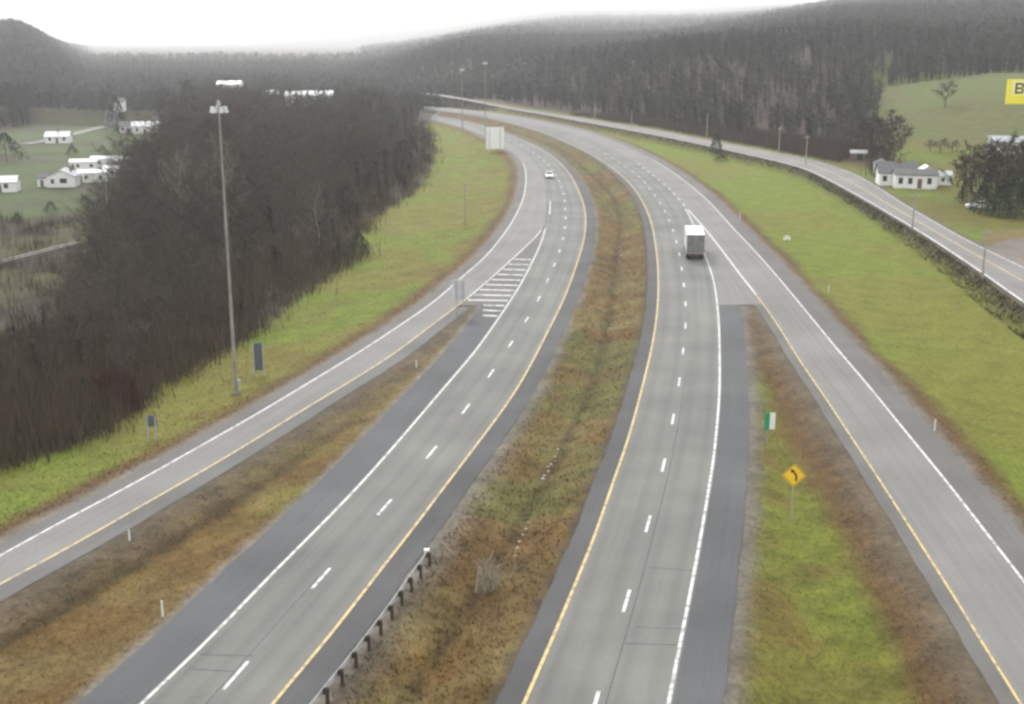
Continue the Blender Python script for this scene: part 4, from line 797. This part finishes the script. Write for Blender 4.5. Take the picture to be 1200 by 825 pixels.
x, y, z = site(1180, 181); t = thing('grey_house', 'grey house with white trim behind the dark tree clump', 'house', (x, y, z), R(-14)); rf = gable(t, -4.5, 6, 0, 7, 3.4, 1.2, 'siding_g', 'siding_g', 'x')
for wx_ in (-3.6, -0.6, 1.6, 4.2): window(t, wx_, 1.0, 1.1, 1.6, 0)
door(t, -2.1, 1.0, 2.2, 0, 'siding')
x, y, z = site(1006, 188); t = thing('field_shed', 'small brown open shed at the bend of the frontage road', 'shed', (x, y, z), R(-12)); gable(t, -2, 2, 0, 3, 1.9, 0.6, 'brownwall', 'tin', 'x', 0.25); door(t, 0.3, 1.4, 1.7, 0, 'black')
# white car parked on the farmhouse lawn
def parked(px, py, rz, label):
    x, y, z = hit(px, py); c = [o for o in C.objects if o.name == 'white_car'][0]; n = copy_tree(c, (x, y, z + 0.02), rz, 1.0, label); n.name = 'parked_car'; n['label'] = label
    return n
parked(1146, 245, R(80), 'white car parked on the grass in front of the dark tree clump')
# left valley houses
x, y, z = site(71, 220); t = thing('white_house', 'white house nearest the rail line in the left valley', 'house', (x, y, z), R(8)); rf = gable(t, -3.6, 4.0, 0, 7, 3.0, 1.7, 'siding', 'siding_g', 'y', 0.35); gable(t, -6.4, -3.7, 1.5, 6, 2.5, 1.0, 'siding', 'shingle', 'x', 0.3)
window(t, 0.9, 1.2, 1.9, 1.3, 0); window(t, -2.0, 1.1, 0.9, 1.2, 0); door(t, -5.2, 0.9, 2.0, 1.5); MB().box(1.8, 2.4, 4.5, 5.1, 3.4, 5.4).build('chimney', 'brownwall', rf)
def trailer(px, py, w, h, rz, label, roofm='tin', wallm='siding', dp=4.0):
    x, y, z = site(px, py); t = thing('mobile_home', label, 'mobile home', (x, y, z), rz, 'mobile homes in the left valley'); gable(t, -w / 2, w / 2, 0, dp, h, 0.7, wallm, roofm, 'x', 0.2)
    n = max(2, int(w / 3.2))
    for k in range(n): window(t, -w / 2 + (k + 0.6) * w / n, 1.0, 0.9, 1.0, 0)
    door(t, -w / 2 + 0.9, 0.85, 2.0, 0)
trailer(108, 214, 8, 2.7, R(10), 'long pale mobile home just right of the nearest white house'); trailer(98, 200, 8, 2.6, R(14), 'mobile home with bright roof behind the nearest white house'); trailer(138, 208, 8, 2.6, R(10), 'mobile home at the right end of the valley row, by the wood')
trailer(124, 196, 9, 2.6, R(10), 'mobile home behind the middle of the valley row'); trailer(147, 198, 6, 2.6, R(10), 'short mobile home behind the right end of the valley row')
x, y, z = site(4, 226); t = thing('cream_house', 'pale house cut by the left edge in the valley meadow', 'house', (x, y, z), R(12)); gable(t, -5, 3.4, 0, 6, 2.7, 1.3, 'siding', 'tin', 'x', 0.3); window(t, 0.8, 1.1, 1.1, 1.2, 0); window(t, -2.2, 1.1, 1.1, 1.2, 0); door(t, -0.8, 0.9, 2.0, 0)
for px, py, w, h, lab in ((170, 157, 11, 3.2, 'white house with broad bright roof in the middle valley row'), (150, 156, 7, 3.0, 'small white house at the left of the middle valley row'), (190, 149, 8, 3.0, 'white house at the right of the middle valley row'), (138, 136, 6, 4.0, 'narrow white house on the rise above the valley road'), (67, 168, 9, 2.6, 'low pale house beside the valley road'), (230, 146, 8, 3.0, 'faint white house left of the tall light mast top')):
    x, y, z = site(px, py); t = thing('valley_house', lab, 'house', (x, y, z), R(8), 'small houses across the left valley'); rf = gable(t, -w / 2, w / 2, 0, 7, h, 1.7, 'siding', 'tin' if w > 8 else 'shingle', 'x', 0.4)
    for k in (-0.3, 0.3): window(t, k * w, 1.0, 1.0, 1.3, 0)
    door(t, 0, 1.0, 2.1, 0); MB().box(-0.35, 0.35, 3.2, 3.8, h + 1.2, h + 2.7).build('chimney', 'brownwall', rf)
# large pale buildings beyond the wood: their roofs clear the tree tops
def hall(px, yfar, pyb, pyt, wpx, label, m='siding'):
    z1 = zat(yfar, pyt); x = xat(px, yfar, z1); sc = 1400 / (yfar * CP + CAMH * SP); w = wpx / sc; g = gz(x, yfar); t = thing('white_hall', label, 'building', (x, yfar, g), R(4)); h = z1 - g - 2.2
    gable(t, -w / 2, w / 2, 0, 16, h, 2.0, m, 'tin', 'x', 0.4, -1.0); n = max(4, int(w / 4))
    for k in range(n): window(t, -w / 2 + (k + 0.5) * w / n, h - 3.2, 1.6, 1.5, 0)
    door(t, -w * 0.1, 2.4, 3, 0)
hall(361, 640, 123, 107, 54, 'long white building above the wood in the middle distance'); hall(267, 800, 106, 95, 27, 'pale building above the wood, far left of the long white one'); hall(318, 700, 112, 106, 14, 'small pale building between the two large ones above the wood')
# rail line and valley road
def rail_line():
    A, B = np.array(at(-60, 326, VZ)), np.array(at(92, 287, VZ)); d = (B - A) / np.linalg.norm(B - A); n = np.array((-d[1], d[0])); Ln = np.linalg.norm(B - A); zb = float(land(np.array([A[0], B[0]]), np.array([A[1], B[1]]))[0].max()) + 0.05
    bed = MB(); pr = [(-2.2, -1.5), (2.2, -1.5), (1.6, 0.3), (-1.6, 0.3)]
    for p in (A, B): bed.v += [(p[0] + n[0] * u, p[1] + n[1] * u, zb + w) for u, w in pr]
    bed.f = [(0, 1, 5, 4), (1, 2, 6, 5), (2, 3, 7, 6), (3, 0, 4, 7), (3, 2, 1, 0), (4, 5, 6, 7)]; b = struct(bed.build('rail_bed', 'ballast'))
    for s in (-0.72, 0.72):
        a_, b_ = A + n * s, B + n * s; r_ = MB(); 
        for p in (a_, b_): r_.v += [(p[0] + n[0] * u, p[1] + n[1] * u, zb + w) for u, w in ((-0.09, 0.44), (0.09, 0.44), (0.09, 0.60), (-0.09, 0.60))]
        r_.f = [(0, 1, 5, 4), (1, 2, 6, 5), (2, 3, 7, 6), (3, 0, 4, 7)]; r_.build('rail', 'rail', b)
    ties = MB(); s = 0.5
    while s < Ln:
        c = A + d * s; q = [c + d * u + n * w for u, w in ((-0.11, -1.25), (0.11, -1.25), (0.11, 1.25), (-0.11, 1.25))]; k = len(ties.v); ties.v += [(p[0], p[1], zb + 0.26) for p in q] + [(p[0], p[1], zb + 0.43) for p in q]
        ties.f += [tuple(k + i_ for i_ in f) for f in ((4, 5, 6, 7), (0, 1, 5, 4), (1, 2, 6, 5), (2, 3, 7, 6), (3, 0, 4, 7))]; s += 0.6
    o = ties.build('ties', 'tie', b); o['kind'] = 'stuff'
rail_line()
vr = np.array([hit(px, py)[:2] for px, py in ((28, 170), (60, 165), (90, 157), (112, 151), (132, 145))]); vr = smooth(vr); mb = MB(); T_ = np.gradient(vr, axis=0); T_ /= np.linalg.norm(T_, axis=1)[:, None]
zv = land(vr[:, 0], vr[:, 1])[0]
for p, tt, zz in zip(vr, T_, zv): mb.v += [(p[0] - tt[1] * 3, p[1] + tt[0] * 3, zz + 0.3), (p[0] + tt[1] * 3, p[1] - tt[0] * 3, zz + 0.3)]
mb.f = [(2 * k, 2 * k + 1, 2 * k + 3, 2 * k + 2) for k in range(len(vr) - 1)]; struct(mb.build('valley_road', 'front'))

# ---------------------------------------------------------------- yellow roadside pole sign, cut by the right edge of the photograph
yb = 245.0; z0, z1 = zat(yb, 122), zat(yb, 93); xl = xat(1180.5, yb, (z0 + z1) / 2); wd = 8.6; xc = xl + wd / 2; g = gz(xc, yb)
t = thing('pole_sign', 'bright yellow pole sign with brown letters at the right edge', 'sign', (xc, yb, g), 0); z0 -= g; z1 -= g; hw = wd / 2; hh = z1 - z0
MB().tube((0.6, 0.35, -0.4), (0.6, 0.35, z1 - 0.3), 0.32, 0.26, 12).build('pole', 'steel', t)
MB().box(-hw, hw, 0.0, 0.6, z0, z1).build('cabinet', 'board_y', t); MB().box(-hw + 0.9, hw - 0.2, -0.03, -0.002, z0 + 0.25, z1 - 0.25).build('face_panel', 'board_l', t)
MB().box(-hw + 0.9, hw - 0.2, -0.036, -0.031, z0 + 0.25, z0 + hh * 0.36).build('lower_panel', 'board_y', t)
def letter_b(x0, w, zb, h):
    l = MB(); s = 0.40; y0, y1 = -0.05, -0.0315; l.box(x0, x0 + s, y0, y1, zb, zb + h)
    for k in (0, 0.5, 1): zz = zb + (h - s) * k; l.box(x0 + s + 0.001, x0 + w - s, y0, y1, zz, zz + s)
    for a, b in ((0.06, 0.46), (0.54, 0.94)): l.box(x0 + w - s + 0.001, x0 + w, y0, y1, zb + h * a, zb + h * b)
    l.build('letter', 'board_d', t)
letter_b(-hw + 1.5, 1.75, z0 + hh * 0.42, hh * 0.44); letter_b(-hw + 3.8, 1.75, z0 + hh * 0.42, hh * 0.44)

# ---------------------------------------------------------------- haze
hz = MB().box(-8800, 8800, -150, 13200, -12, 640); me = bpy.data.meshes.new('haze'); me.from_pydata(hz.v, [], hz.f); ho = bpy.data.objects.new('haze', me); C.objects.link(ho); ho['kind'] = 'stuff'
ho['label'] = 'thin pale mist filling the valley'; ho['category'] = 'haze'; ho.display_type = 'WIRE'
hm = bpy.data.materials.new('mist'); hm.use_nodes = True; nt = hm.node_tree; nt.nodes.clear(); out = nt.nodes.new('ShaderNodeOutputMaterial'); pv = nt.nodes.new('ShaderNodeVolumePrincipled')
pv.inputs['Color'].default_value = (0.97, 0.98, 1.0, 1); pv.inputs['Density'].default_value = 0.00018; pv.inputs['Anisotropy'].default_value = 0.5; nt.links.new(pv.outputs[0], out.inputs['Volume']); me.materials.append(hm)
